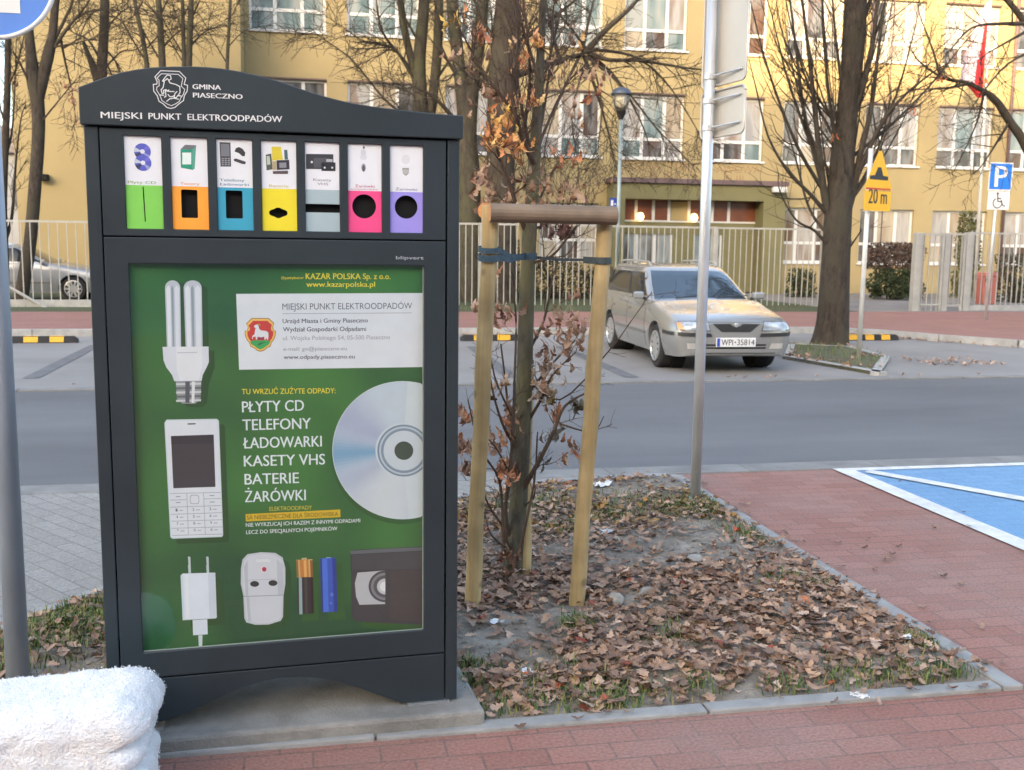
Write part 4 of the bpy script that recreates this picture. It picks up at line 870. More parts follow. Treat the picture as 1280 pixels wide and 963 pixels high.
# ------------------------------------------------------------------ leaf litter, grass, small things lying in the bed
rng = random.Random(5)
b = MB(); made = 0
SOIL = [(G(840, 690)[:2], .34), (G(900, 665)[:2], .34), (G(660, 790)[:2], .20), (G(600, 800)[:2], .22), (G(780, 620)[:2], .34), (G(830, 612)[:2], .26), (G(960, 670)[:2], .26), (G(720, 690)[:2], .15), (G(790, 705)[:2], .12), (G(870, 690)[:2], .42), (G(930, 690)[:2], .25), (G(620, 815)[:2], .25), (G(700, 770)[:2], .16)]
m_litter = m_leaf
def soil_f(x, y):
    s_ = 0
    for (cx, cy), r_ in SOIL: s_ = max(s_, math.exp(-((x-cx)**2+(y-cy)**2)/(r_*r_)))
    return s_
while made < 8800:
    x, y = rng.uniform(-1.9, 2.37), rng.uniform(3.08, 6.4)
    if not in_poly(x, y, BED): continue
    if -.75 < x < .50 and 3.05 < y < 3.7: continue
    far = max(0, (y-5.0)/1.4); dens = 1.0-.93*soil_f(x, y)
    dens *= 1-.45*far
    if x < -.4: dens *= .32
    dens *= .55+.9*max(0, min(1, mnoise.noise(Vector((x*2.3, y*2.3, 5)))+.5))
    if rng.random() > dens: continue
    if x > 0 and y < 3.2 and rng.random() < .55: continue
    c = rng.choice(LEAFC)
    r_ = rng.random()
    if r_ < .012: c = rng.choice([lin(170, 92, 70), lin(158, 84, 66), lin(186, 112, 76)])
    elif y > 5 and r_ < .2: c = rng.choice([lin(170, 130, 76), lin(150, 120, 74)])
    v = rng.uniform(.6, 1.02); c = tuple(k*v for k in c)
    e = min(1, edge_d(x, y, BED)/.25); z = .012+bed_h(x, y)*e+abs(rng.gauss(0, .016))
    oak_leaf(b, (x, y, z+.006), rng.choice((1, 1, .8, .6))*rng.uniform(.04, .084), rng.uniform(0, 2*PI), rng.gauss(0, .18), rng.gauss(0, .22), rng.uniform(-.5, .9), c, rng, rng.uniform(.75, 1.1), simple=(y > 4.6))
    made += 1
cb = MB(); rc_ = random.Random(9); mc = 0
while mc < 1500:
    x, y = rc_.uniform(-1.9, 2.37), rc_.uniform(3.1, 6.4)
    if not in_poly(x, y, BED) or rc_.random() > .12+soil_f(x, y): continue
    r_ = rc_.uniform(.003, .011)*rc_.uniform(.6, 1.6); z = .012+bed_h(x, y)*min(1, edge_d(x, y, BED)/.25); j = lambda: rc_.uniform(.6, 1.3)*r_
    i = [cb.vert(p) for p in ((x+j(), y, z), (x, y+j(), z), (x-j(), y, z), (x, y-j(), z), (x+r_*.2, y, z+j()*.8), (x, y, z-r_))]
    for q in ((0, 1, 4), (1, 2, 4), (2, 3, 4), (3, 0, 4)): cb.face([i[k] for k in q])
    mc += 1
tag(cb.build('soil_crumbs', m_soil, smooth=True), 'grey crumbs of loose soil in the bare patches of the bed', 'soil crumbs', kind='stuff')
# a few blown over the edging and onto the paving
for _ in range(90):
    if rng.random() < .6: x, y = 2.37+abs(rng.gauss(0, .10)), rng.uniform(3.1, 6.3)
    elif rng.random() < .5: x, y = rng.uniform(.55, 2.3), 3.07-abs(rng.gauss(0, .04))
    else: x, y = rng.uniform(2.5, 4.0), rng.uniform(3.3, 6.2)
    oak_leaf(b, (x, y, .026 if x < 2.5 else .012), rng.uniform(.025, .06), rng.uniform(0, 6.28), rng.gauss(0, .15), rng.gauss(0, .2), rng.uniform(.1, .8), tuple(q_*.68 for q_ in rng.choice(LEAFC)), rng, .9, True)
for px, py in ((700, 400), (745, 357), (705, 408), (725, 395), (890, 455), (905, 462), (965, 490), (530, 345), (625, 362), (660, 438), (870, 290), (318, 308)):
    g_ = G(860+px/2.833, 560+py/2.833); oak_leaf(b, (g_[0], g_[1], .014), .05, rng.uniform(0, 6.28), 0, 0, .6, tuple(q_*.6 for q_ in rng.choice(LEAFC)), rng, .9, True)
o = b.build('leaf_litter', m_litter, recalc=False)
tag(o, 'thick brown litter of fallen oak leaves covering the planting bed', 'fallen leaves', kind='stuff')
# grass
m_grass = mat('grass_blade', rough=.7, attr=True, var=.2, vscale=10, spec=.3)
GC = [lin(92, 112, 62), lin(78, 104, 56), lin(112, 124, 72), lin(128, 128, 78), lin(66, 92, 52), lin(146, 136, 92)]
def blade(b, x, y, z, h, rng, cols=GC):
    a = rng.uniform(0, 2*PI); l = rng.uniform(.2, .9)*h; wv = rng.uniform(.0015, .0032); d = Vector((math.cos(a), math.sin(a), 0)); n_ = Vector((-d.y, d.x, 0))*wv
    p = Vector((x, y, z)); m1 = p+d*l*.35+Vector((0, 0, h*.65)); t = p+d*l+Vector((0, 0, h*rng.uniform(.7, 1.05))); c = rng.choice(cols)
    i = [b.vert(q) for q in (p-n_, p+n_, m1+n_*.8, m1-n_*.8, t)]; b.face((i[0], i[1], i[2], i[3]), col=c); b.face((i[3], i[2], i[4]), col=c)
b = MB()
patches = [(G(740, 885)[:2], .24, 260), (G(780, 880)[:2], .10, 130), (G(640, 893)[:2], .16, 160), (G(590, 845)[:2], .08, 120), (G(582, 870)[:2], .05, 60), (G(720, 790)[:2], .07, 120), (G(835, 800)[:2], .10, 90), (G(870, 862)[:2], .10, 90), (G(1090, 855)[:2], .15, 180), (G(1150, 852)[:2], .08, 90), (G(1000, 738)[:2], .12, 220), (G(1150, 808)[:2], .07, 110), (G(938, 672)[:2], .12, 190), (G(860, 640)[:2], .22, 420), (G(880, 628)[:2], .14, 240), (G(900, 640)[:2], .16, 200), (G(760, 655)[:2], .16, 220), (G(700, 670)[:2], .12, 160), (G(690, 640)[:2], .30, 300), (G(620, 640)[:2], .25, 260), (G(800, 640)[:2], .3, 300), (G(985, 868)[:2], .08, 70), (G(1190, 845)[:2], .06, 60),
           (G(60, 800)[:2], .28, 700), (G(100, 780)[:2], .22, 420), (G(20, 815)[:2], .3, 600), (G(120, 760)[:2], .15, 250), (G(700, 860)[:2], .15, 80)]
for (cx, cy), r_, cnt in patches:
    for _ in range(int(cnt*1.5)):
        x, y = rng.gauss(cx, r_*.6), rng.gauss(cy, r_*.6)
        if in_poly(x, y, BED): blade(b, x, y, .01+bed_h(x, y)*min(1, edge_d(x, y, BED)/.25), rng.uniform(.02, .055), rng)
o = b.build('bed_grass', m_grass, recalc=False); tag(o, 'thin green grass tufts growing among the fallen leaves', 'grass', kind='stuff')
# scraps of litter and stones, each of its own
m_paper = mat('crumpled_paper', (.72, .72, .72), .8, .1, 20); m_stone = mat('pale_stone', (.33, .31, .28), .9, .25, 15, .5, 60)
def scrap(px, py, sz, label, name='paper_scrap', cat='paper scrap', m=None, group=None, h=.6):
    g_ = G(px, py, .02); b = MB(); rr = random.Random(int(px*7+py)); n_ = 9
    z0 = .012+(bed_h(g_[0], g_[1]) if in_poly(g_[0], g_[1], BED) else -.008)
    grid = [[b.vert((sz*(i/(n_-1)-.5)*(1+.2*rr.random()), sz*.8*(j/(n_-1)-.5)*(1+.2*rr.random()), sz*h*.5*abs(mnoise.noise(Vector((i*.45+px, j*.45, py))))+.004)) for j in range(n_)] for i in range(n_)]
    for i in range(n_-1):
        for j in range(n_-1):
            if (i-4)**2+(j-4)**2 < 17: b.face((grid[i][j], grid[i+1][j], grid[i+1][j+1], grid[i][j+1]))
    o = b.build(name, m or m_paper, loc=(g_[0], g_[1], z0+.006), recalc=False); o.rotation_euler = (0, 0, rr.uniform(0, 6)); tag(o, label, cat, group)
scrap(753, 612, .12, 'crumpled white paper on bare soil at the back of the bed', h=1.0)
scrap(754, 672, .10, 'flat white paper scrap among grassy leaves right of the stakes')
scrap(722, 830, .055, 'small white paper scrap lying on brown leaves near the front')
scrap(655, 846, .07, 'pale torn paper scrap near the front left of the bed', h=.4)
scrap(1134, 803, .05, 'white plastic scrap beside the right kerb of the bed')
scrap(963, 745, .035, 'tiny white scrap on the leaves in the right half of the bed')
scrap(622, 782, .06, 'white torn scrap beside the foot of the left stake', h=.4)
scrap(1075, 868, .06, 'pale crumpled scrap at the front kerb of the bed')
def stone(px, py, s_, label, m=None):
    g_ = G(px, py, .03); bm = bmesh.new(); bmesh.ops.create_icosphere(bm, subdivisions=3, radius=1)
    for v in bm.verts:
        k = 1+.35*mnoise.noise(v.co*1.3+Vector((px, py, 0)))+.1*mnoise.noise(v.co*4); v.co = Vector((v.co.x*s_[0]*k, v.co.y*s_[1]*k, v.co.z*s_[2]*k))
    me = bpy.data.meshes.new('stone'); bm.to_mesh(me); bm.free(); me.materials.append(m or m_stone); me.polygons.foreach_set('use_smooth', [True]*len(me.polygons))
    o = bpy.data.objects.new('stone', me); COL.objects.link(o); o.location = (g_[0], g_[1], .02+bed_h(g_[0], g_[1])+s_[2]*.5); o.rotation_euler = (0, 0, px); tag(o, label, 'stone')
stone(808, 746, (.05, .02, .022), 'elongated pale stone lying among the leaves right of the stakes')
stone(771, 755, (.035, .03, .028), 'round grey stone at the foot of the right stake')
stone(868, 708, (.045, .03, .02), 'flat pale stone half buried in the bare soil patch')

# ------------------------------------------------------------------ folded white terry blanket in the near left corner
m_terry = mat('white_terry', (.82, .84, .87), .95, .05, 30, .9, 140, sheen=.6)
YB = 2.62; rx_ = AY(196, 880, YB+.26)[0]; zt_ = AY(100, 840, YB+.27)[2]
bl = MB(); x0, x1, y0, y1, z0, z1 = -.75, 0.0, 0.0, .34, 0.0, zt_
cells = .0085
def blp(u, v, s_):
    return None
bm = bmesh.new()
nx, ny, nz_ = int((x1-x0)/cells), int((y1-y0)/.02), int((z1-z0)/cells)
vid = {}
def sv(i, j, k):
    if (i, j, k) in vid: return vid[i, j, k]
    p = Vector((x0+(x1-x0)*i/nx, y0+(y1-y0)*j/ny, z0+(z1-z0)*k/nz_)); r_ = .075
    c = Vector((min(max(p.x, x0+r_), x1-r_), min(max(p.y, y0+r_), y1-r_), min(max(p.z, z0), z1-r_))); d = p-c
    if d.length > 1e-6:
        m_ = max(abs(d.x), abs(d.y), abs(d.z)); p = c+d.normalized()*(r_ if m_ > r_*.999 else d.length)
    nn = (p-c).normalized() if (p-c).length > 1e-6 else Vector((0, 0, 1))
    dep = z1-p.z; side = max(0, min(1, (p.x-(x1-.16))/.16))
    # folded edges: grooves round the right end where the layers meet
    groove = 0
    for zc, s2, a in ((.115, .014, .045), (.185, .012, .030), (.29, .012, .02), (.40, .012, .02)): groove += a*math.exp(-((dep-zc-.02*(1-side))/s2)**2)
    bulge = .020*math.exp(-((dep-.075)/.05)**2)
    p = p+Vector((1, 0, 0))*side*(bulge-groove)-nn*groove*.15*side
    p += nn*(.012*mnoise.noise(p*7)+.006*mnoise.noise(p*20)+.0035*mnoise.noise(p*48)+.0025*mnoise.noise(p*110))
    p.z += .012*math.sin(p.x*5+1)*(p.z/z1)
    vid[i, j, k] = bl.vert(p); return vid[i, j, k]
for i in range(nx):
    for j in range(ny): bl.face((sv(i, j, nz_), sv(i+1, j, nz_), sv(i+1, j+1, nz_), sv(i, j+1, nz_)))
    for k in range(nz_): bl.face((sv(i, 0, k), sv(i+1, 0, k), sv(i+1, 0, k+1), sv(i, 0, k+1))); bl.face((sv(i, ny, k), sv(i+1, ny, k), sv(i+1, ny, k+1), sv(i, ny, k+1)))
for j in range(ny):
    for k in range(nz_): bl.face((sv(nx, j, k), sv(nx, j+1, k), sv(nx, j+1, k+1), sv(nx, j, k+1))); bl.face((sv(0, j, k), sv(0, j+1, k), sv(0, j+1, k+1), sv(0, j, k+1)))
# terry loops standing off the cloth
rngt = random.Random(3); vs = list(bl.v)
bm.free()
o = bl.build('terry_blanket', m_terry, loc=(rx_, YB, .0), smooth=True)
tag(o, 'thick fluffy white terry blanket folded in layers in front of the kiosk', 'blanket')
nl = MB(); P_n = o.data.vertices
for v in P_n:
    if v.co.z < zt_-.36 or v.co.x < -.62: continue
    for _ in range(2):
        d = (v.normal+Vector((rngt.gauss(0, .5), rngt.gauss(0, .5), rngt.gauss(0, .5)))).normalized(); s_ = Vector((rngt.gauss(0, 1), rngt.gauss(0, 1), rngt.gauss(0, 1))).cross(d).normalized()*rngt.uniform(.0012, .0022)
        c = v.co+Vector((rngt.uniform(-.005, .005), rngt.uniform(-.005, .005), rngt.uniform(-.005, .005)))-v.normal*.002; h = rngt.uniform(.0015, .0042)
        nl.poly([c-s_, c+s_, c+d*h+s_*.7, c+d*h-s_*.7])
nl.build('terry_pile', m_terry, o, recalc=False)
# ------------------------------------------------------------------ school building
m_wall = mat('yellow_render', (.36, .285, .145), .9, .12, .35, .25, 120, detail=8)
m_wall2 = mat('yellow_render_wing', (.37, .295, .15), .9, .09, .35, .25, 120, detail=8)
m_olive = mat('olive_render', (.175, .162, .078), .9, .1, 1.5, .2, 100)
m_frame = mat('white_window_frame', (.62, .62, .61), .45, .05)
m_purple = mat('brown_flashing', (.13, .085, .085), .6, .15, 3)
m_brownpan = mat('brown_panel', (.16, .055, .028), .25, .25, 1.2, spec=.6)
def pane_mat(name, c1, c2, c3):
    m = bpy.data.materials.new(name); m.use_nodes = True; n = m.node_tree.nodes; L = m.node_tree.links; p = n['Principled BSDF']; p.inputs['Roughness'].default_value = .05; p.inputs['Specular IOR Level'].default_value = .7
    tc = n.new('ShaderNodeTexCoord'); oi = n.new('ShaderNodeObjectInfo'); mp = n.new('ShaderNodeMapping'); mp.inputs['Scale'].default_value = (1.5, .35, .35); L.new(tc.outputs['Object'], mp.inputs[0])
    nz = n.new('ShaderNodeTexNoise'); nz.inputs['Scale'].default_value = 1.5; nz.inputs['Detail'].default_value = 2; L.new(mp.outputs[0], nz.inputs['Vector'])
    nz.noise_dimensions = '4D'; mm = n.new('ShaderNodeMath'); mm.operation = 'MULTIPLY'; mm.inputs[1].default_value = 40; L.new(oi.outputs['Random'], mm.inputs[0]); L.new(mm.outputs[0], nz.inputs['W'])
    cr = n.new('ShaderNodeValToRGB'); e = cr.color_ramp.elements; e[0].position = .36; e[0].color = c1+(1,); e[1].position = .62; e[1].color = c3+(1,); q = cr.color_ramp.elements.new(.48); q.color = c2+(1,)
    L.new(nz.outputs['Fac'], cr.inputs[0]); L.new(cr.outputs[0], p.inputs['Base Color'])
    nb = n.new('ShaderNodeTexNoise'); nb.inputs['Scale'].default_value = 1.3; L.new(tc.outputs['Object'], nb.inputs['Vector']); bp = n.new('ShaderNodeBump'); bp.inputs['Strength'].default_value = .02; bp.inputs['Distance'].default_value = .05; L.new(nb.outputs['Fac'], bp.inputs['Height']); L.new(bp.outputs[0], p.inputs['Normal'])
    return m
m_pane = pane_mat('curtained_glass', (.30, .30, .31), (.40, .395, .385), (.27, .215, .185))
m_pane2 = pane_mat('bluish_glass', (.13, .18, .19), (.22, .28, .285), (.34, .36, .35))
m_paned = pane_mat('dark_glass', (.05, .05, .05), (.16, .16, .165), (.10, .06, .045))
m_blind = pane_mat('blind_behind_glass', (.36, .31, .24), (.42, .37, .29), (.33, .27, .2))
m_glassdoor = pane_mat('door_glass', (.20, .24, .25), (.30, .33, .34), (.07, .06, .055))
FY = 34.0
school = empty('school_building', (12, FY, 0), 'yellow three-storey school with white windows and an olive entrance porch', 'school')
def ob(): return MB(org=(12, FY, 0))
cols = [(-1.70, .65), (1.30, 3.60), (4.45, 6.75), (7.62, 9.68), (10.42, 12.62), (13.34, 15.52), (16.25, 18.32), (19.34, 21.46), (22.2, 24.4), (25.06, 27.2), (27.95, 30.1)]
floors = [(1.13, 3.05), (4.58, 6.70), (8.15, 10.25), (11.7, 13.8)]
X0, X1, ZT = -1.85, 31.0, 15.0
openings = []
for fi, (z0, z1) in enumerate(floors):
    for ci, (a, c) in enumerate(cols):
        if fi == 0 and (a > 9.8 and c < 16.1): continue
        openings.append((a, c, z0, z1, fi, ci))
b = ob(); zs = sorted({0, ZT}|{z for f in floors for z in f}); holes_ = openings
for r_ in range(len(zs)-1):
    za, zb = zs[r_], zs[r_+1]
    row = sorted([o for o in openings if abs(o[2]-za) < 1e-6 and abs(o[3]-zb) < 1e-6])
    x = X0
    for o in row:
        b.poly([(x, FY, za), (o[0], FY, za), (o[0], FY, zb), (x, FY, zb)]); x = o[1]
        D = .20
        for q in (((o[0], FY, za), (o[0], FY+D, za), (o[0], FY+D, zb), (o[0], FY, zb)), ((o[1], FY, za), (o[1], FY, zb), (o[1], FY+D, zb), (o[1], FY+D, za)), ((o[0], FY, zb), (o[0], FY+D, zb), (o[1], FY+D, zb), (o[1], FY, zb)), ((o[0], FY, za), (o[1], FY, za), (o[1], FY+D, za), (o[0], FY+D, za))): b.poly(q)
    b.poly([(x, FY, za), (X1, FY, za), (X1, FY, zb), (x, FY, zb)])
for q in (((X0, FY, 0), (X0, FY+12, 0), (X0, FY+12, ZT), (X0, FY, ZT)), ((X1, FY, 0), (X1, FY+12, 0), (X1, FY+12, ZT), (X1, FY, ZT)), ((X0, FY+12, 0), (X1, FY+12, 0), (X1, FY+12, ZT), (X0, FY+12, ZT)), ((X0, FY, ZT), (X1, FY, ZT), (X1, FY+12, ZT), (X0, FY+12, ZT))): b.poly(q)
b.build('wall', m_wall, school)
rngw = random.Random(4)
for a, c, z0, z1, fi, ci in openings:
    b = ob(); y0, y1 = FY+.12, FY+.18; t = .075
    b.box(a, c, y0, y1, z0, z0+t); b.box(a, c, y0, y1, z1-t, z1); b.box(a, a+t, y0, y1, z0+t, z1-t); b.box(c-t, c, y0, y1, z0+t, z1-t)
    w_ = c-a; ms = [a+w_*.335, a+w_*.69] if w_ > 2.0 else [a+w_*.5]; tz = z0+(z1-z0)*(.31 if fi else .36)
    edges_ = [a+t]+[q for m_ in ms for q in (m_-.055, m_+.055)]+[c-t]
    for m_ in ms: b.box(m_-.055, m_+.055, y0-.002, y1-.002, z0+t, z1-t)
    for k in range(0, len(edges_), 2): b.box(edges_[k], edges_[k+1], y0, y1, tz-.05, tz+.05)
    b.box(a-.06, c+.06, FY-.07, FY+.118, z0-.05, z0+.012)
    fr = b.build('window', m_frame, school)
    for k in range(0, len(edges_), 2):
        for za, zb in ((z0+t, tz-.05), (tz+.05, z1-t)):
            b = ob(); b.poly([(edges_[k], FY+.155, za), (edges_[k+1], FY+.155, za), (edges_[k+1], FY+.155, zb), (edges_[k], FY+.155, zb)])
            r_ = rngw.random(); left = ci < 4
            m_ = m_paned if (r_ < .30 or (za < tz-.2 and r_ < .6)) else (m_pane2 if (left and fi == 2) or r_ > .93 else m_blind if r_ > .78 else m_pane)
            if left and fi == 2: m_ = m_pane2
            b.build('pane', m_, fr)
    if fi and rngw.random() < .8:
        b = ob(); b.box(a, c, FY-.02, FY-.002, z1+.005, z1+.05); b.build('lintel_strip', m_purple, fr)
# entrance porch
ENX0, ENX1 = 9.95, 16.1
b = ob(); b.box(ENX0, ENX1, FY-.75, FY-.004, 3.2, 3.72); b.build('porch_fascia', m_olive, school)
b = ob(); b.box(ENX0-.06, ENX1+.06, FY-.85, FY-.004, 3.725, 3.88); b.build('porch_flashing', m_purple, school)
for xa, xb in ((ENX0, ENX0+.42), (ENX1-.8, ENX1)):
    b = ob(); b.box(xa, xb, FY-.75, FY-.004, 0, 3.197); b.build('porch_pillar', m_olive, school)
b = ob(); b.box(ENX0+.43, ENX1-.81, FY-.10, FY-.006, 2.52, 3.195); band = b.build('brown_glazing', m_brownpan, school)
b = ob()
xs = [ENX0+.43, ENX0+1.0, ENX0+1.62, ENX0+2.18, ENX0+2.9, ENX0+3.75, ENX0+4.35]
for x in xs[1:]: b.box(x-.05, x+.05, FY-.13, FY-.104, 2.52, 3.19)
b.box(ENX0+.43, ENX1-.81, FY-.14, FY-.102, 2.46, 2.518); b.build('white_bar', m_frame, band)
b = ob(); b.box(ENX0+2.25, ENX0+2.85, FY-.132, FY-.104, 2.53, 3.15); b.build('yellow_panel', m_wall, band)
b = ob(); b.box(ENX0+.43, ENX1-.81, FY-.12, FY-.006, 2.05, 2.455); b.box(ENX0+2.35, ENX0+3.1, FY-.12, FY-.006, .1, 2.045); b.box(ENX0+4.15, ENX1-.81, FY-.12, FY-.006, .1, 2.045); b.build('porch_wall', m_olive, school)
for xa, xb in ((ENX0+.43, ENX0+2.34), (ENX0+3.11, ENX0+4.14)):
    b = ob(); b.box(xa, xb, FY-.06, FY-.006, .1, 2.045); dr = b.build('entrance_door', m_glassdoor, school)
    b = ob(); n_ = max(2, round((xb-xa)/.65))
    for k in range(n_+1): x = xa+(xb-xa)*k/n_; b.box(max(xa, x-.05), min(xb, x+.05), FY-.10, FY-.061, .1, 2.04)
    b.build('door_frame', m_frame, dr)
for x in (10.78+.25, 12.95):
    b = ob(); b.lathe((x, FY-.36, 2.62), [(.001, -.15), (.09, -.12), (.14, 0), (.09, .12), (.001, .15)], 16); b.build('globe_lamp', mat('warm_globe', (.9, .7, .35), .4, .02, emit=(1, .62, .2, .9)), school, smooth=True)
p_ = AY(767, 254, FY-.77); b = ob(); b.box(p_[0]-.13, p_[0]+.13, FY-.775, FY-.752, p_[2]-.17, p_[2]+.17); hn = b.build('house_number', mat('enamel_blue', (.03, .06, .35), .3, .05), school)
b = ob(); put_text(b, '1', (p_[0]-.09, p_[2]-.09), (p_[0]-.02, p_[2]-.09), .19, lambda x, z: (x, FY-.778, z), bold=.03); b.box(p_[0]+.02, p_[0]+.08, FY-.779, FY-.776, p_[2]-.06, p_[2]-.01); b.build('numeral', m_letter, hn, recalc=False)
m_fade = mat('faded_letters', (.30, .20, .10), .8, .2, 4)
LW = lambda x, z: (x, FY-.004, z)
for s, xa, xb, y in (('SZKOŁA', 780, 824, 211), ('PODST', 838, 870, 212.5), ('AWOWA', 895, 950, 216.5), ('K U', 812, 846, 223), ('7', 862, 868, 225), ('EUR', 905, 932, 226.5)):
    b = ob(); A, B_ = AY(xa, y, FY), AY(xb, y+.8, FY); put_text(b, s, (A[0], A[2]), (B_[0], B_[2]), .26 if y < 220 else .20, LW, bold=.01)
    b.build('facade_lettering', m_fade, school, recalc=False)
b = ob(); p_ = AY(966, 240, FY-.86); b.box(p_[0]-.05, p_[0]+.45, FY-1.05, FY-.87, p_[2]-.02, p_[2]+.16); b.build('security_camera', m_frame, school, bevel=.02)
for px in (1267, 1113):
    p_ = AY(px, 100, FY-.1); b = ob(); b.tube([(p_[0], FY-.09, .2), (p_[0], FY-.09, 14.5)], .06 if px > 1200 else .02, 10); b.build('drainpipe', m_purple, school, smooth=True)
# windowless wing, nearer by two metres
wing = empty('gable_wing', (-5, 32, 0), 'blank windowless yellow wing of the school behind the left trees', 'building')
b = MB(org=(-5, 32, 0)); b.box(-8.15, -1.86, 32, 44, 0, 15.2); b.build('wall', m_wall2, wing)
b = MB(org=(-5, 32, 0)); b.box(-8.2, -1.81, 31.95, 44, 0, .45); b.build('plinth', mat('plinth_render', (.30, .25, .16), .9, .2, 2), wing)
b = MB(org=(-5, 32, 0)); b.box(-8.3, -1.75, 31.85, 44.1, 15.2, 15.4); b.build('roof', m_purple, wing)
p_ = AY(55, 222, 31.9); b = MB(org=(-5, 32, 0)); b.box(p_[0]-.12, p_[0]+.12, 31.7, 31.99, p_[2]-.08, p_[2]+.08); b.build('wall_lamp', m_dark, wing)
# a far grey house seen past the wing
hs = empty('far_house', (-17.5, 60, 0), 'small grey house far off at the left edge of the photo', 'house')
b = MB(org=(-17.5, 60, 0)); b.box(-24, -12.2, 60, 70, 0, 6.2); b.build('wall', mat('grey_render', (.28, .29, .31), .9, .1, 1), hs)
b = MB(org=(-17.5, 60, 0)); b.prism([(-24.4, 6.2), (-11.8, 6.2), (-18, 8.4)], 59.6, 70.4); b.build('roof', mat('grey_roof', (.13, .12, .13), .8, .2, 2), hs)
for x in (-15, -13.6):
    b = MB(org=(-17.5, 60, 0)); b.box(x-.5, x+.5, 59.95, 59.99, 3.4, 4.8); b.build('window', m_paned, hs)
# an unseen block added behind the photographer, its heights set to shade the street
BX, BYB = -62.0, -62.0
blk = empty('shade_block', (0, BYB, 0), 'unseen tall plain block added behind the photographer to shade the street', 'shade block')
b = MB(org=(0, BYB, 0)); b.box(-130, -56, BYB-12, BYB, 0, 40); b.box(-55.98, 60, BYB-12, BYB, 0, 33.4); b.build('wall', mat('block_render', (.30, .28, .25), .9, .15, .3), blk)
b = MB(org=(0, BYB, 0))
for k in range(-31, 28):
    for f_ in range(8): b.box(k*2.1, k*2.1+1.2, BYB+.01, BYB+.05, 1.2+f_*3.6, 2.9+f_*3.6)
b.build('glazing', m_paned, blk)

# ------------------------------------------------------------------ fences and gates
m_fence = mat('pale_fence_paint', (.37, .37, .35), .55, .12, 4, metal=.1)
def fence(name, p, q, z0, z1, label, step=.16, post_every=2.5, thick=.022, post=.06, rails=True, group=None, base=None, posts=True, zbase=.06):
    P, Q = Vector((p[0], p[1], 0)), Vector((q[0], q[1], 0)); d = Q-P; L_ = d.length; u_ = d/L_; v_ = Vector((-u_.y, u_.x, 0))
    r = empty(name, (p[0], p[1], zbase), label, 'fence', group)
    b = MB(org=(0, 0, zbase)); n_ = int(L_/step)
    for k in range(n_):
        c = u_*((k+.5)*L_/n_)+Vector((0, 0, (z0+z1)/2)); b.obox(c, u_*thick*.5, v_*thick*.5, Vector((0, 0, (z1-z0)/2-.025)))
    b.build('pickets', m_fence, r)
    for z in (z0, z1):
        b = MB(org=(0, 0, zbase)); b.obox(u_*L_/2+Vector((0, 0, z)), u_*L_/2, v_*.022, Vector((0, 0, .024))); b.build('rail', m_fence, r)
    if posts:
        m_ = max(1, round(L_/post_every))
        for k in range(m_+1):
            b = MB(org=(0, 0, zbase)); c = u_*(L_*k/m_)+v_*.0; b.obox(c+Vector((0, 0, (zbase-.1+z1+.03)/2)), u_*post, v_*post*.999, Vector((0, 0, (z1+.03-zbase+.1)/2))); b.build('post', m_fence, r)
    if base:
        b = MB(org=(0, 0, zbase)); b.obox(u_*L_/2+Vector((0, 0, zbase+base/2-.05)), u_*L_/2, v_*.09, Vector((0, 0, base/2+.05))); b.build('base_wall', m_conc, r)
    return r
zf = lambda y, Y, x=800: AY(x, y, Y)[2]
fence('picket_fence', (1.2, 26.0), (13.75, 26.0), zf(383, 26), zf(283.5, 26), 'long pale picket fence behind the parked wagon', .165, 2.9)
L0_, L1_ = AY(6, 300, 25.1), AY(108, 300, 25.1)
fence('picket_fence', (L0_[0]-1.5, 25.1), (-1.2, 25.1), zf(384, 25.1, 60), zf(277, 25.1, 60), 'pale picket fence in front of the silver car at the left', .19, 7.0, base=.16)
b = MB(); p1, p2 = AY(6, 356, 24.9), AY(62, 388, 24.9); b.tube([p1, p2], .035, 8); tag(b.build('sloping_bar', m_fence), 'pale sloping handrail bar in front of the left picket fence', 'handrail')
g0, g1 = AY(1150, 300, 23.7), AY(1182, 300, 23.7); g2, g3 = AY(1186, 300, 23.9), AY(1207, 300, 23.9)
def gate_post(px, Y, w_, label):
    r = AY(px, 300, Y); b = MB(org=(r[0], Y, .05)); b.box(r[0]-w_, r[0]+w_, Y-w_, Y+w_, -.05, zf(291, Y, px)); o = b.build('gate_post', m_fence, bevel=.01); return tag(o, label, 'gate post')
gate_post(1147, 23.7, .085, 'leftmost square post of the pale gates on the right')
gate_post(1183, 23.8, .075, 'middle square post between the two narrow gate panels')
gate_post(1210.5, 23.9, .085, 'square post where the right-hand fence begins')
def gate(name, px0, px1, Y, y0, y1, label, step, tilt=0.0):
    a, c = AY(px0, 300, Y), AY(px1, 300, Y+tilt); return fence(name, (a[0], Y), (c[0], Y+tilt), zf(y0, Y, px0), zf(y1, Y, px0), label, step, 9, .022, .03, zbase=.07)
g_ = gate('wicket_gate', 1153, 1179, 23.7, 390, 293, 'narrow pale wicket gate between two square posts', .125); g_['category'] = 'gate'
b = MB(org=g_.location); a_, c_ = AY(1153, 300, 23.7), AY(1179, 300, 23.7); zz = zf(381, 23.7, 1160); b.box(a_[0], c_[0], 23.66, 23.74, zz-.02, zz+.02); b.build('cross_rail', m_fence, g_)
g_ = gate('fixed_gate_panel', 1187, 1206, 23.85, 382, 293, 'short fixed picket panel right of the wicket gate', .11); g_['category'] = 'gate panel'
fr_ = AY(1214, 300, 24.0)
fence('picket_fence', (fr_[0], 24.0), (30.0, 24.4), zf(384.5, 24, 1240), zf(292, 24, 1240), 'pale picket fence behind the parking sign at the right', .155, 3.2, base=.12)
a_, c_ = AY(1026, 300, 26.0), AY(1062, 300, 23.2)
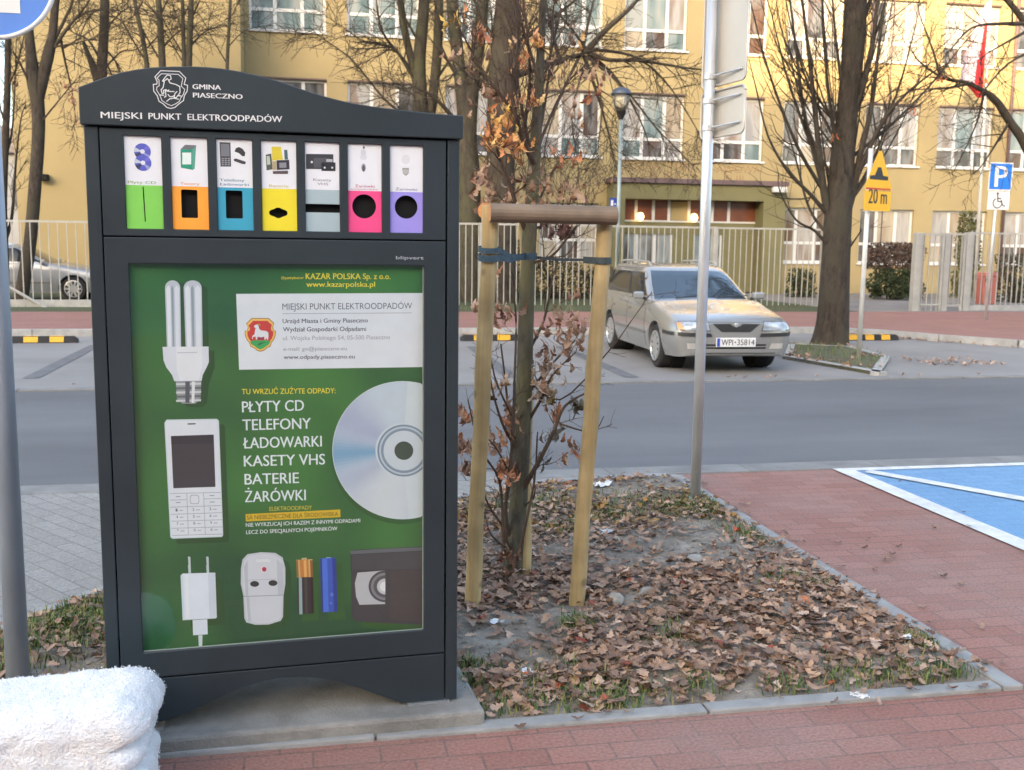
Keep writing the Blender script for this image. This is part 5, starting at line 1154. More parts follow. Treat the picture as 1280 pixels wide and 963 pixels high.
g_ = fence('open_gate', (a_[0]+.1, 26.0), (c_[0], 23.3), zf(386, 25, 1040), zf(289, 25, 1040), 'pale gate leaf swung open behind the big tree trunk', .16, 9, .03, .07); g_['category'] = 'gate'

# ------------------------------------------------------------------ wheel stops
m_rub = mat('black_rubber', (.022, .022, .024), .8, .2, 20); m_yel = mat('reflective_yellow', (.72, .38, .02), .5, .1, 10)
def stop_(px0, px1, py, label, Y=None):
    a, c = G(px0, py), G(px1, py); Yc = (a[1]+c[1])/2 if Y is None else Y; L_ = c[0]-a[0]
    r = empty('wheel_stop', (a[0], Yc, -.02), label, 'wheel stop', 'black and yellow wheel stops in the far parking bays')
    prof = [(-.075, 0), (.075, 0), (.05, .10), (-.05, .10)]
    b = MB(); n_ = 5
    A = [[b.vert((x, y, z)) for y, z in prof] for x in (0, .06, L_-.06, L_)]
    for k, ring in enumerate(A):
        if k in (0, 3):
            for i in ring: v = b.v[i]; b.v[i] = (v[0], v[1]*.8, v[2]*.55)
    for k in range(3):
        for j in range(4): b.face((A[k][j], A[k][(j+1) % 4], A[k+1][(j+1) % 4], A[k+1][j]))
    b.face(A[0]); b.face(A[3][::-1]); b.build('rubber_block', m_rub, r)
    m_ = max(2, round(L_/.42))
    for k in range(m_):
        x = .12+(L_-.24)*(k+.25)/m_; wd = (L_-.24)/m_*.55; b = MB(); b.poly([(x, -.0745, .012), (x+wd, -.0745, .012), (x+wd, -.0535, .096), (x, -.0535, .096)]); b.poly([(x, -.051, .1025), (x+wd, -.051, .1025), (x+wd, .048, .1025), (x, .048, .1025)]); b.build('yellow_reflector', m_yel, r)
stop_(-20, 97, 427, 'black and yellow rubber wheel stop at the far left')
stop_(575, 652, 424.5, 'black and yellow wheel stop behind the young tree')
stop_(1045, 1123, 424, 'black and yellow wheel stop right of the big tree trunk')

# ------------------------------------------------------------------ tree island
ISL = [G(*p)[:2] for p in ((978, 447), (1100, 468), (1113, 448), (1062, 434), (985, 431))]
b = MB(); b.slab(ISL, -.05, .02); o = b.build('tree_island', m_soilfar); o['kind'] = 'structure'
b = MB()
for p, q in zip(ISL, ISL[1:]+ISL[:1]):
    d = Vector((q[0]-p[0], q[1]-p[1], 0)); n_ = Vector((-d.y, d.x, 0)).normalized()*.12; P, Q = Vector((p[0], p[1], 0)), Vector((q[0], q[1], 0)); e_ = d.normalized()*.005
    b.slab([(P+e_)[:2], (Q-e_)[:2], (Q-e_+n_)[:2], (P+e_+n_)[:2]], -.05, .028)
b.build('island_kerb', m_conc)['kind'] = 'structure'
rng = random.Random(21); b = MB(); bl2 = MB()
for _ in range(2600):
    x, y = rng.uniform(6.7, 9.6), rng.uniform(11.6, 16.4)
    if in_poly(x, y, ISL) and rng.random() < .8:
        if mnoise.noise(Vector((x*1.5, y*1.5, 0))) > -.1 and x > 7.2: blade(b, x, y, .02, rng.uniform(.05, .13), rng)
        elif rng.random() < .35: oak_leaf(bl2, (x, y, .04), rng.uniform(.06, .11), rng.uniform(0, 6), rng.gauss(0, .4), rng.gauss(0, .4), .6, rng.choice(LEAFC), rng, .9, True)
tag(b.build('island_grass', m_grass, recalc=False), 'short green grass round the foot of the big tree', 'grass', kind='stuff')
for _ in range(420):
    t = rng.random()
    if t < .55: x, y = 9.4+abs(rng.gauss(0, .9)), 17.75-abs(rng.gauss(0, .25)); y -= max(0, (x-10))*1.6
    elif t < .75: x, y = rng.uniform(8.4, 9.6), rng.uniform(12.6, 13.6)
    elif t < .9: x, y = rng.uniform(2.0, 5.0), 17.8+rng.gauss(0, .15)
    else: x, y = rng.uniform(-8, 14), 11.6+abs(rng.gauss(0, .12))
    oak_leaf(bl2, (x, y, .0), rng.uniform(.05, .1), rng.uniform(0, 6), rng.gauss(0, .3), rng.gauss(0, .3), .6, rng.choice(LEAFC), rng, .9, True)
for _ in range(800):
    x, y = rng.uniform(-8, 13), rng.uniform(23.0, 25.8); blade(bl2, x, y, .06, rng.uniform(.05, .16), rng)
tag(bl2.build('far_leaves', m_leaf, recalc=False), 'scattered brown leaves along the far kerbs and verge', 'fallen leaves', kind='stuff')

# ------------------------------------------------------------------ far signs, lamp, flag, bin
m_sy = mat('sign_yellow', (.86, .46, .006), .45, .05); m_black = mat('sign_black', (.02, .02, .02), .5, .05); m_red = mat('sign_red', (.55, .05, .02), .5, .05)
m_wpole = mat('pale_pole', (.62, .62, .60), .45, .1, 5, metal=.2)
hx, hy = G(1073, 451)[:2]; hp = empty('warning_sign', (hx, hy, .02), 'white pole with a yellow triangular speed-hump sign and a 20 m plate', 'road sign')
tp_ = AY(1087, 215, hy); hl = (tp_[0]-hx)/(tp_[2]); zsg = lambda y: AY(1090, y, hy)[2]-.02
b = MB(); b.tube([(0, 0, -.05), (hl*zsg(186), 0, zsg(186))], .032, 12); b.build('pole', m_wpole, hp, smooth=True)
aw = R(23); ux = Vector((math.cos(aw), math.sin(aw), 0)); un = Vector((ux.y, -ux.x, 0))
zb, zm, zt2 = zsg(264), zsg(238), zsg(189)
cx_ = lambda z: Vector((hl*z+.10, 0, 0))+un*.05
def onp(x, y, z): c = cx_(z); return tuple(c+ux*x+un*y+Vector((0, 0, z)))
b = MB(); b.prism([(-.29, zm), (.29, zm), (.29, zm+.05), (.03, zt2), (-.03, zt2), (-.29, zm+.05)], -.002, .002, mp=onp); tri = b.build('triangle_plate', m_sy, hp)
b = MB(); b.prism([(-.29, zb), (.29, zb), (.29, zm-.012), (-.29, zm-.012)], -.002, .002, mp=onp); pl2 = b.build('distance_plate', m_sy, hp)
b = MB(); put_text(b, '20 m', (-.2, zb+.10), (.2, zb+.10), .2, lambda x, z: onp(x, .003, z), bold=.02); b.build('lettering', m_black, pl2, recalc=False)
b = MB(); b.prism([(-.27, zm+.005), (.27, zm+.005), (.27, zm+.028), (-.27, zm+.028)], .0025, .0035, mp=onp); b.build('red_edge', m_red, tri)
b = MB(); b.prism([(-.2, zm+.14), (.2, zm+.14), (.2, zm+.19), (.09, zm+.20), (.035, zm+.31), (-.035, zm+.31), (-.09, zm+.20), (-.2, zm+.19)], .0025, .0035, mp=onp); b.build('hump_symbol', m_black, tri)
px_, py_ = G(1232, 400, .085)[:2]; ps = empty('parking_sign', (px_, py_, .085), 'blue parking sign with a white wheelchair plate on a slim pole', 'road sign')
tp_ = AY(1249, 205, py_); pl_l = (tp_[0]-px_)/(tp_[2]-.085); zq = lambda y: AY(1249, y, py_)[2]-.085
b = MB(); b.tube([(0, 0, -.1), (pl_l*zq(206), 0, zq(206))], .03, 12); b.build('pole', m_galv, ps, smooth=True)
W2 = 16.2/ppm(py_, px_); cpx = lambda z: pl_l*z+.03
def sq(z0, z1, w_, y, nm, m_, par):
    b = MB(); b.prism([(cpx(z0)-w_, z0), (cpx(z0)+w_, z0), (cpx(z1)+w_, z1), (cpx(z1)-w_, z1)], y, y+.004); return b.build(nm, m_, par)
z0, z1, z2 = zq(262.5), zq(239.5), zq(203.5)
bplate = sq(z1+.012, z2, W2, -.045, 'blue_plate', m_signwhite, ps); sq(z1+.04, z2-.025, W2-.025, -.049, 'blue_field', mat('sign_blue_bright', (.015, .19, .72), .4, .04), bplate)
wp = sq(z0, z1, W2*.93, -.045, 'wheelchair_plate', m_signwhite, ps)
b = MB(); hh = z2-z1; xc = cpx(z1)
put_text(b, 'P', (xc-.13, z1+.15*hh), (xc+.16, z1+.15*hh), hh*.72, lambda x, z: (x, -.0505, z), bold=.02); b.build('lettering', m_signwhite, bplate, recalc=False)
b = MB(); hz = z1-z0; xc = cpx(z0)
def ring(b, cx, cz, r0, r1, a0, a1, y):
    for k in range(16):
        t0, t1 = R(a0+(a1-a0)*k/16), R(a0+(a1-a0)*(k+1)/16); b.poly([(cx+r*math.cos(t), y, cz+r*math.sin(t)) for r, t in ((r0, t0), (r1, t0), (r1, t1), (r0, t1))])
ring(b, xc-.02, z0+hz*.36, hz*.24, hz*.30, 120, 400, -.0465)
b.poly([(x, -.047, z) for x, z in circle(xc-.03, z0+hz*.87, hz*.07, n=12)])
for A, B_ in (((-.03, .80), (-.02, .45)), ((-.02, .45), (.07, .43)), ((.07, .43), (.12, .2)), ((-.03, .62), (.06, .60)), ((.12, .2), (.17, .22))):
    d = Vector((B_[0]-A[0], (B_[1]-A[1])*hz)); n_ = Vector((-d.y, d.x)).normalized()*.012; b.poly([(xc+A[0]-n_.x, -.0475, z0+A[1]*hz-n_.y), (xc+B_[0]-n_.x, -.0475, z0+B_[1]*hz-n_.y), (xc+B_[0]+n_.x, -.0475, z0+B_[1]*hz+n_.y), (xc+A[0]+n_.x, -.0475, z0+A[1]*hz+n_.y)])
b.build('wheelchair_symbol', m_black, wp, recalc=False)
# street lamp
LY = 26.5; lx = AY(772, 300, LY)[0]; lp = empty('street_lamp', (lx, LY, .06), 'slim grey street lamp with a clear bowl and dark domed cap', 'street lamp')
zl = lambda y: AY(777, y, LY)[2]-.06; lean2 = (AY(776, 150, LY)[0]-lx)/zl(150)
b = MB(); b.tube([(0, 0, -.1), (lean2*zl(148), 0, zl(148))], [.06, .045], 12); b.build('pole', mat('lamp_grey', (.25, .32, .34), .5, .1, 6, metal=.3), lp, smooth=True)
lc = (lean2*zl(140), 0, 0)
b = MB(); b.lathe(lc, [(.05, zl(150)), (.13, zl(141)), (.13, zl(139.5)), (.02, zl(139))], 20); b.build('collar', m_dark, lp, smooth=False)
b = MB(); b.lathe(lc, [(.12, zl(139)), (.20, zl(130)), (.24, zl(119))], 20); b.build('bowl', glass_mat('lamp_bowl', (.92, .92, .88), .1, 1.0, .18, (.7, .68, .6)), lp, smooth=True)
b = MB(); b.lathe(lc, [(.27, zl(119)), (.275, zl(117.5)), (.22, zl(112.5)), (.10, zl(109.6)), (.002, zl(109))], 24); b.build('cap', mat('lamp_cap', (.05, .07, .11), .4, .1), lp, smooth=True)
# flag
FLY = 30.0; fx = AY(1222, 300, FLY)[0]; fg = empty('flagpole', (fx, FLY, .05), 'white flagpole with a limp white and red flag', 'flagpole')
zfl = lambda y: AY(1230, y, FLY)[2]-.05; fl_ = (AY(1238, 0, FLY)[0]-fx)/(zfl(0)-zfl(300)); fpx = lambda z: fl_*(z-zfl(300))
b = MB(); b.tube([(fpx(0), 0, -.1), (fpx(zfl(-30)), 0, zfl(-30))], [.06, .04], 10); b.build('pole', m_wpole, fg, smooth=True)
m_flag = mat('flag_cloth', rough=.85, attr=True, var=.08, vscale=6)
b = MB(); nz2, nx2 = 30, 16; zt3, zb3 = zfl(3), zfl(123); gr = {}
for i in range(nz2+1):
    t = i/nz2; z = zt3+(zb3-zt3)*t
    wl = np.interp(t, [0, .2, .6, .85, 1], [.08, .42, .85, .95, .35])
    for j in range(nx2+1):
        s_ = j/nx2; x = fpx(z)-.03-wl*s_*1.0; zz = z+(.55*max(0, s_-.55) if t > .8 else 0)*(t-.8)/.2; gr[i, j] = b.vert((x, .09*math.sin(s_*9+t*2)*min(1, t*2+.2), zz))
for i in range(nz2):
    for j in range(nx2):
        t = i/nz2; s_ = j/nx2; red = s_ < .42*(min(1, t*1.5)) or t > .88
        if t < .22: red = False
        b.face((gr[i, j], gr[i, j+1], gr[i+1, j+1], gr[i+1, j]), col=lin(214, 44, 52) if red else lin(206, 190, 197))
b.build('flag', m_flag, fg, smooth=True, recalc=False)
# red bin
bxp = AY(1231, 380, 26.2); rb_ = empty('litter_bin', (bxp[0], 26.2, .05), 'red plastic litter bin behind the right picket fence', 'litter bin')
b = MB(); b.prism([(-.22, .05), (.22, .05), (.235, .82), (-.235, .82)], -.2, .2); b.build('body', mat('red_plastic', (.42, .13, .10), .5, .12, 4), rb_, bevel=.03)
b = MB(); b.prism([(-.245, .825), (.245, .825), (.19, .95), (-.19, .95)], -.21, .21); lid = b.build('lid', mat('red_plastic'), rb_, bevel=.03)
b = MB(); b.box(-.19, -.02, -.216, -.206, .67, .79); b.build('opening', m_dark, rb_)
# ------------------------------------------------------------------ cars
from mathutils.bvhtree import BVHTree
def cr(p0, p1, p2, p3, t): return .5*((2*p1)+(-p0+p2)*t+(2*p0-5*p1+4*p2-p3)*t*t+(-p0+3*p1-3*p2+p3)*t**3)
def dense(seq, n):
    S_ = [np.array(q, float) for q in seq]; out = []
    for k in range(len(S_)-1):
        a = S_[k-1] if k else 2*S_[0]-S_[1]; d = S_[k+2] if k+2 < len(S_) else 2*S_[-1]-S_[-2]
        for j in range(n): out.append(cr(a, S_[k], S_[k+1], d, j/n))
    return out+[S_[-1]]
def make_car(name, label, loc, rz, sc, paint, plate_text=None, rails=True, group=None):
    car = empty(name, loc, label, 'car', group, rz); car.scale = (sc, sc, sc)
    m_tyre = mat('tyre', (.02, .02, .021), .85, .2, 20); m_rim = mat('alloy', (.55, .56, .57), .35, .1, 5, metal=.7); m_blk = mat('black_trim', (.022, .023, .025), .6, .1)
    m_glass = mat('car_glass', (.022, .028, .034), .06, .1, 2, spec=.35); m_wind = mat('windscreen_glass', (.035, .050, .065), .03, .1, 2, spec=.8, coat=.6)
    st = [(-2.335, [(.60, .27), (.64, .40), (.645, .53), (.60, .63), (.42, .672), (0, .69)]), (-2.25, [(.72, .235), (.775, .40), (.785, .55), (.735, .67), (.52, .722), (0, .75)]), (-1.95, [(.79, .22), (.845, .40), (.85, .59), (.785, .745), (.58, .80), (0, .83)]),
          (-1.42, [(.80, .20), (.855, .42), (.862, .62), (.81, .82), (.62, .875), (0, .905)]), (-.98, [(.80, .20), (.855, .42), (.862, .64), (.82, .88), (.68, .935), (0, .965)]), (0, [(.80, .20), (.855, .42), (.862, .65), (.83, .91), (.74, .93), (0, .93)]), (1.3, [(.80, .20), (.855, .42), (.862, .65), (.83, .925), (.74, .94), (0, .94)]),
          (2.05, [(.78, .23), (.84, .42), (.845, .65), (.81, .94), (.72, .95), (0, .95)]), (2.34, [(.70, .30), (.78, .45), (.785, .65), (.75, .93), (.6, .945), (0, .945)])]
    rows = [np.concatenate([np.array([[s, x, z] for x, z in dense(pts, 4)])]) for s, pts in st]
    R_ = dense([r.ravel() for r in rows], 6); R_ = [r.reshape(-1, 3) for r in R_]
    b = MB(); nR = len(R_); m = len(R_[0]); ids = []
    for r in R_:
        right = [b.vert((x, y, z)) for y, x, z in r]; left = [b.vert((-x, y, z)) for y, x, z in r[:-1]]; ids.append(right+left[::-1])
    N = len(ids[0])
    for k in range(nR-1):
        for j in range(N): b.face((ids[k][j], ids[k][(j+1) % N], ids[k+1][(j+1) % N], ids[k+1][j]))
    b.face(ids[0]); b.face(ids[-1][::-1])
    body = b.build('body', [paint, m_blk], car, smooth=True)
    cut = MB()
    for yy in (-1.42, 1.25):
        for s_ in (-1, 1): cut.lathe((s_*.80, yy, .315), [(.345, -.22), (.345, .22)], 28, 'x')
    co = cut.build('cut', m_blk); md = body.modifiers.new('b', 'BOOLEAN'); md.object = co; md.operation = 'DIFFERENCE'; md.solver = 'EXACT'
    co.matrix_world = Matrix.Translation(Vector(loc)) @ Matrix.Rotation(rz, 4, 'Z') @ Matrix.Scale(sc, 4)
    bpy.context.view_layer.update(); dg = bpy.context.evaluated_depsgraph_get(); me = bpy.data.meshes.new_from_object(body.evaluated_get(dg)); body.modifiers.clear(); body.data = me; bpy.data.objects.remove(co)
    me.materials.clear(); me.materials.append(paint)
    try: me.set_sharp_from_angle(angle=R(38))
    except Exception: pass
    bv = BVHTree.FromPolygons([v.co.copy() for v in me.vertices], [tuple(p.vertices) for p in me.polygons])
    for yy in (-1.42, 1.25):
        for s_ in (-1, 1):
            b = MB(); b.lathe((s_*.60, yy, .315), [(.335, -.05), (.335, .12)], 24, 'x'); b.build('wheel_well', m_dark, car)
            w0 = s_*.735; b = MB(); b.lathe((w0, yy, .305), [(.20, -.10), (.29, -.10), (.305, -.07), (.305, .07), (.29, .10), (.20, .10)], 32, 'x'); wh = b.build('wheel', m_tyre, car, smooth=False)
            b = MB(); xo = w0+s_*.096
            b.lathe((xo, yy, .305), [(.215, s_*.004), (.215, s_*.022), (.20, s_*.026), (.192, s_*.010)], 28, 'x', cap=False); b.lathe((xo+s_*.012, yy, .305), [(.05, -.01), (.05, .014)], 14, 'x')
            for k in range(10):
                a = 2*PI*k/10; d = Vector((0, math.cos(a), math.sin(a))); t = Vector((0, -math.sin(a), math.cos(a))); b.obox(Vector((xo+s_*.012, yy, .305))+d*.115, (.008, 0, 0), tuple(t*.024), tuple(d*.078))
            b.build('rim', m_rim, wh); b = MB(); b.lathe((xo+s_*.007, yy, .305), [(.19, -.002), (.19, .002)], 24, 'x'); b.build('hub', m_blk, wh)
    # greenhouse: four level loops, splined; panels of glass are separate pieces of the same surface
    def loop(w_, yf, yr, z): return [(0, yf, z), (.45*w_, yf+.025, z), (.80*w_, yf+.11, z), (.965*w_, yf+.26, z), (w_, yf+.62, z), (w_, (yf+yr)/2, z), (w_*.995, yr-.45, z), (.95*w_, yr-.14, z), (.6*w_, yr-.02, z), (0, yr, z)]
    lv = [loop(.815, -1.06, 2.29, .895), loop(.745, -.66, 2.17, 1.12), loop(.655, -.28, 2.02, 1.335), loop(.57, -.05, 1.90, 1.405), loop(.30, .35, 1.6, 1.435)]
    lvd = [np.array(dense(l, 6)) for l in lv]; surf = dense([l.ravel() for l in lvd], 6); surf = [s_.reshape(-1, 3) for s_ in surf]; ns = len(surf[0])
    parts = {}
    def regi(i, j):
        t = i/6.0; s_ = j/6.0
        if .12 < t < 1.98:
            if s_ < 2.35: return 'windscreen'
            if s_ >= 7.6 and .5 < t: return 'rear_window'
            if t > .25 and t < 1.9 and s_ >= 3.0 and s_ < 7.1:
                if 4.45 <= s_ < 4.62 or 5.6 <= s_ < 5.75: return 'pillar'
                return 'side_window'
        return 'roof'
    for sgn in (1, -1):
        for i in range(len(surf)-1):
            for j in range(ns-1):
                rg = regi(i+.5, j+.5); key = (rg, sgn if rg in ('side_window',) else 0)
                P = [surf[i][j], surf[i][j+1], surf[i+1][j+1], surf[i+1][j]]; P = [(p[0]*sgn, p[1], p[2]) for p in P]
                if key not in parts: parts[key] = (MB(), {})
                mb, vv = parts[key]; q = []
                for p in (P if sgn > 0 else P[::-1]):
                    k = tuple(round(c, 5) for c in p)
                    if k not in vv: vv[k] = mb.vert(p)
                    q.append(vv[k])
                if len(set(q)) >= 3: mb.face(list(dict.fromkeys(q)))
    mb, vv = parts[('roof', 0)]; top_ = [tuple(p) for p in surf[-1]]; mb.poly(top_+[(-p[0], p[1], p[2]) for p in top_[::-1][1:-1]])
    for (rg, sgn), (mb, vv) in parts.items():
        mb.build(rg, {'roof': paint, 'pillar': m_blk, 'windscreen': m_wind}.get(rg, m_glass), car, smooth=True, recalc=(rg != 'x'))
    # things laid onto the skin by casting onto it
    def patch(nm, quad, m_, off=.006, parent=None, axis='y', nu=10, nv=4, sgn=1):
        b = MB(); g = {}
        for i in range(nu+1):
            for j in range(nv+1):
                u_, v_ = i/nu, j/nv; a = [quad[0][k]*(1-u_)+quad[1][k]*u_ for k in (0, 1)]; c = [quad[3][k]*(1-u_)+quad[2][k]*u_ for k in (0, 1)]; x, z = a[0]*(1-v_)+c[0]*v_, a[1]*(1-v_)+c[1]*v_
                if axis == 'y':
                    h = bv.ray_cast(Vector((x, -4, z)), Vector((0, 1, 0)))[0]; y = (h.y if h else -2.2)-off; g[i, j] = b.vert((x, y, z))
                else:
                    h = bv.ray_cast(Vector((4*sgn, x, z)), Vector((-sgn, 0, 0)))[0]; xx = (h.x if h else .85*sgn)+off*sgn; g[i, j] = b.vert((xx, x, z))
        for i in range(nu):
            for j in range(nv): b.face((g[i, j], g[i+1, j], g[i+1, j+1], g[i, j+1]))
        return b.build(nm, m_, parent or car, smooth=True)
    m_lamp = mat('headlamp_glass', (.40, .44, .47), .08, .35, 14, spec=.8, metal=.3); m_or = mat('indicator_orange', (.75, .30, .12), .2, .2, 10)
    for s_ in (-1, 1):
        patch('lamp_surround', ((s_*.352, .580), (s_*.79, .590), (s_*.785, .702), (s_*.388, .716)), m_blk, .004, nu=12)
        hl_ = patch('headlight', ((s_*.365, .592), (s_*.70, .588), (s_*.74, .700), (s_*.395, .706)), m_lamp, .008)
        patch('reflector', ((s_*.47, .612), (s_*.59, .608), (s_*.60, .690), (s_*.485, .694)), mat('lamp_reflector', (.75, .77, .78), .1, .1, 20, metal=.6), .012, hl_, nu=4)
        patch('indicator', ((s_*.71, .60), (s_*.782, .61), (s_*.775, .68), (s_*.74, .694)), m_or if s_ < 0 else m_lamp, .009, hl_, nu=4)
        patch('bumper_strip', ((s_*.33, .505), (s_*.782, .515), (s_*.785, .565), (s_*.35, .553)), m_blk, .014, nu=14)
        patch('bumper_strip', ((-2.2, .515), (-1.83, .52), (-1.83, .565), (-2.2, .565)), m_blk, .012, None, 'x', 8, 2, s_)
        patch('fog_cover', ((s_*.47, .345), (s_*.66, .345), (s_*.67, .42), (s_*.50, .42)), mat('silver_dull', (.36, .35, .33), .5, .1, 5), .004)
        patch('side_moulding', ((-.92, .43), (2.0, .43), (2.0, .475), (-.92, .475)), mat('dull_strip', (.17, .165, .155), .5, .1), .010, None, 'x', 20, 2, s_)
        for y in (-.90, .13, 1.10): patch('door_gap', ((y, .27), (y+.013, .27), (y+.017, .88), (y+.004, .88)), m_dark, .0015, None, 'x', 1, 10, s_)
        for y in (-.02, .98): patch('handle', ((y, .745), (y+.16, .745), (y+.16, .775), (y, .775)), m_rim if False else paint, .022, None, 'x', 4, 2, s_)
        b = MB(); b.obox((s_*.92, -.74, .985), (.085, .02, 0), (-.012*s_, .055, 0), (0, 0, .052)); mr_ = b.build('mirror', paint, car, bevel=.025)
        b = MB(); b.tube([(s_*.80, -.72, .93), (s_*.87, -.74, .965)], .02, 8); b.build('stalk', m_blk, mr_)
        b = MB(); b.poly([(s_*.92-.075, -.684, .95), (s_*.92+.075, -.684, .95), (s_*.92+.075, -.684, 1.02), (s_*.92-.075, -.684, 1.02)]); b.build('mirror_glass', m_glass, mr_)
        if rails:
            b = MB(); zr = lambda y: 1.455+.02*math.sin(max(0, min(1, (y-.1)/1.8))*PI); P = [(s_*.52, .02, 1.405)]+[(s_*.525, y, zr(y)) for y in (.12, .5, 1.0, 1.4, 1.72)]+[(s_*.52, 1.84, 1.40)]; b.tube(P, .016, 8)
            for y in (.7, 1.25): b.box(s_*.525-.012, s_*.525+.012, y-.04, y+.04, 1.39, 1.46)
            b.build('roof_rail', mat('rail_silver', (.42, .41, .38), .4, .1, 6, metal=.4), car)
    gq = [(-.33, .678), (.33, .678), (.20, .57), (-.20, .57)]
    patch('grille', (gq[3], gq[2], gq[1], gq[0]), m_blk, .007, nu=14, nv=6)
    patch('grille_wing', ((-.05, .645), (.05, .645), (.09, .684), (-.09, .684)), paint, .012, nu=6)
    b = MB(); h = bv.ray_cast(Vector((0, -4, .668)), Vector((0, 1, 0)))[0]; b.lathe((0, h.y-.016, .664), [(.024, 0), (.030, .004), (.030, .01), (.018, .012)], 20, 'y'); b.build('emblem', m_rim, car)
    for z in (.345, .385): patch('air_intake', ((-.42, z), (.42, z), (.43, z+.022), (-.43, z+.022)), m_dark, .004)
    patch('lower_lip', ((-.62, .28), (.62, .28), (.62, .292), (-.62, .292)), m_dark, .004); patch('bonnet_gap', ((-.60, .697), (.60, .697), (.60, .704), (-.60, .704)), mat('gap_grey', (.10, .10, .10), .8, .1), .004, nu=16, nv=1)
    if plate_text:
        y = bv.ray_cast(Vector((0, -4, .43)), Vector((0, 1, 0)))[0].y-.022
        b = MB(); b.box(-.275, .275, y, y+.018, .372, .494); pl = b.build('number_plate', mat('plate_white', (.70, .71, .72), .4, .05), car, bevel=.004)
        b = MB(); b.box(-.265, -.225, y-.002, y-.0005, .378, .488); b.build('blue_band', mat('plate_blue', (.03, .07, .40), .4, .05), pl)
        b = MB(); PLp = lambda x, z: (x, y-.0025, z)
        put_text(b, plate_text[:3], (-.205, .397), (-.045, .397), .076, PLp, bold=.01); put_text(b, plate_text[4:], (.015, .397), (.255, .397), .076, PLp, bold=.01); b.box(-.022, -.004, y-.003, y-.002, .425, .445); b.build('lettering', mat('plate_black', (.03, .03, .04), .5, .05), pl, recalc=False)
        b = MB(); yy = -.95; b.poly([(-.62, -.80, 1.03), (-.50, -.815, 1.03), (-.50, -.765, 1.06), (-.62, -.75, 1.06)]); 
    for s_, x0 in ((1, -.45), (1, .15)):
        b = MB(); b.tube([(x0, -1.045, .955), (x0+.28, -.995, .985), (x0+.52, -.94, .995)], .008, 6); b.build('wiper', m_blk, car)
    return car
m_silver = mat('champagne_silver', (.325, .328, .32), .27, .06, 2, metal=.42, coat=.8, spec=.5)
m_silver2 = mat('cool_silver', (.28, .30, .33), .30, .06, 2, metal=.35, coat=.8, spec=.5)
make_car('parked_car', 'champagne silver estate car with roof rails parked facing the road', (5.34, 14.19, -.02), -.0506, .935, m_silver, 'WPI 35814')
wx = AY(92, 372, 27.6)
make_car('parked_car', 'pale silver car parked behind the left fence, partly hidden by tree trunks', (wx[0]-1.42, 28.45, .06), PI/2, 1.0, m_silver2, None, rails=False)

# ------------------------------------------------------------------ trees
def tree(name, label, Y, base, trunk, limbs, rng, mk, mlimb, dens=2.0, tl=.8, upb=.12, maxl=2, rmin=.006, droop=0.0, dj=.35, zb=.05, group=None):
    o0 = AY(base[0], base[1], Y); org = np.array([o0[0], Y, zb]); r = empty(name, tuple(org), label, 'tree', group)
    dens *= 3.4; tl *= 1.45
    def tp(x, y, dy=0.0): return np.array(AY(x, y, Y+dy))-org
    k = 1/ppm(Y, o0[0])
    b = MB()
    for pts in trunk:
        P, Q = spline([tp(p[0], p[1]) for p in pts], [p[2]*k for p in pts], 4); b.tube(P, Q, 14, cap=False)
    b.build('trunk', mk, r, smooth=True)
    b = MB()
    for tr_ in trunk:
        P, Q = spline([tp(p[0], p[1]) for p in tr_], [p[2]*k for p in tr_], 3)
        twigs(b, P[len(P)//2:], [q*.4 for q in Q[len(Q)//2:]], rng, 1, maxl, dens*.5, tl, upb, rmin, 5, None, droop)
    for pts in limbs:
        n = len(pts); d0 = rng.uniform(-dj, dj); r0 = pts[0][2] if len(pts[0]) > 2 else 3.0; r1 = pts[-1][2] if len(pts[-1]) > 2 else r0*.35
        e_ = pts[-1][0]*2-pts[-2][0], pts[-1][1]*2-pts[-2][1]; pts = list(pts)+[(e_[0]*.5+pts[-1][0]*.5+rng.uniform(-8, 8), e_[1]*.5+pts[-1][1]*.5+rng.uniform(-8, 8))]; n += 1
        P, Q = spline([tp(p[0], p[1], d0*k2/(n-1)*3) for k2, p in enumerate(pts)], [max(.5, .68*r0*(1-.9*(k2/(n-1))**.8))*k for k2 in range(n)], 4)
        b.tube(P, Q, 8, cap=False); twigs(b, P, Q, rng, 1, maxl, dens, tl, upb, rmin, 5, None, droop)
    b.build('crown', mlimb, r, smooth=True); return r
rng = random.Random(31)
TY = 15.5
def whips(cx, spread, n, y0, y1, rr, reach):
    out = []
    for k in range(n):
        u = -1+2*(k+rr.random())/n; ys = rr.uniform(y1, y0); xs = cx+u*10; ye = ys-rr.uniform(.6, 1.2)*reach; xe = cx+u*spread*rr.uniform(.7, 1.1)
        out.append([(xs, ys, rr.uniform(1.6, 3.0)), (xs+(xe-xs)*.45, ys-(ys-ye)*.28, 2), (xs+(xe-xs)*.8, ys-(ys-ye)*.65, 1.5), (xe, ye, 1)])
    return out
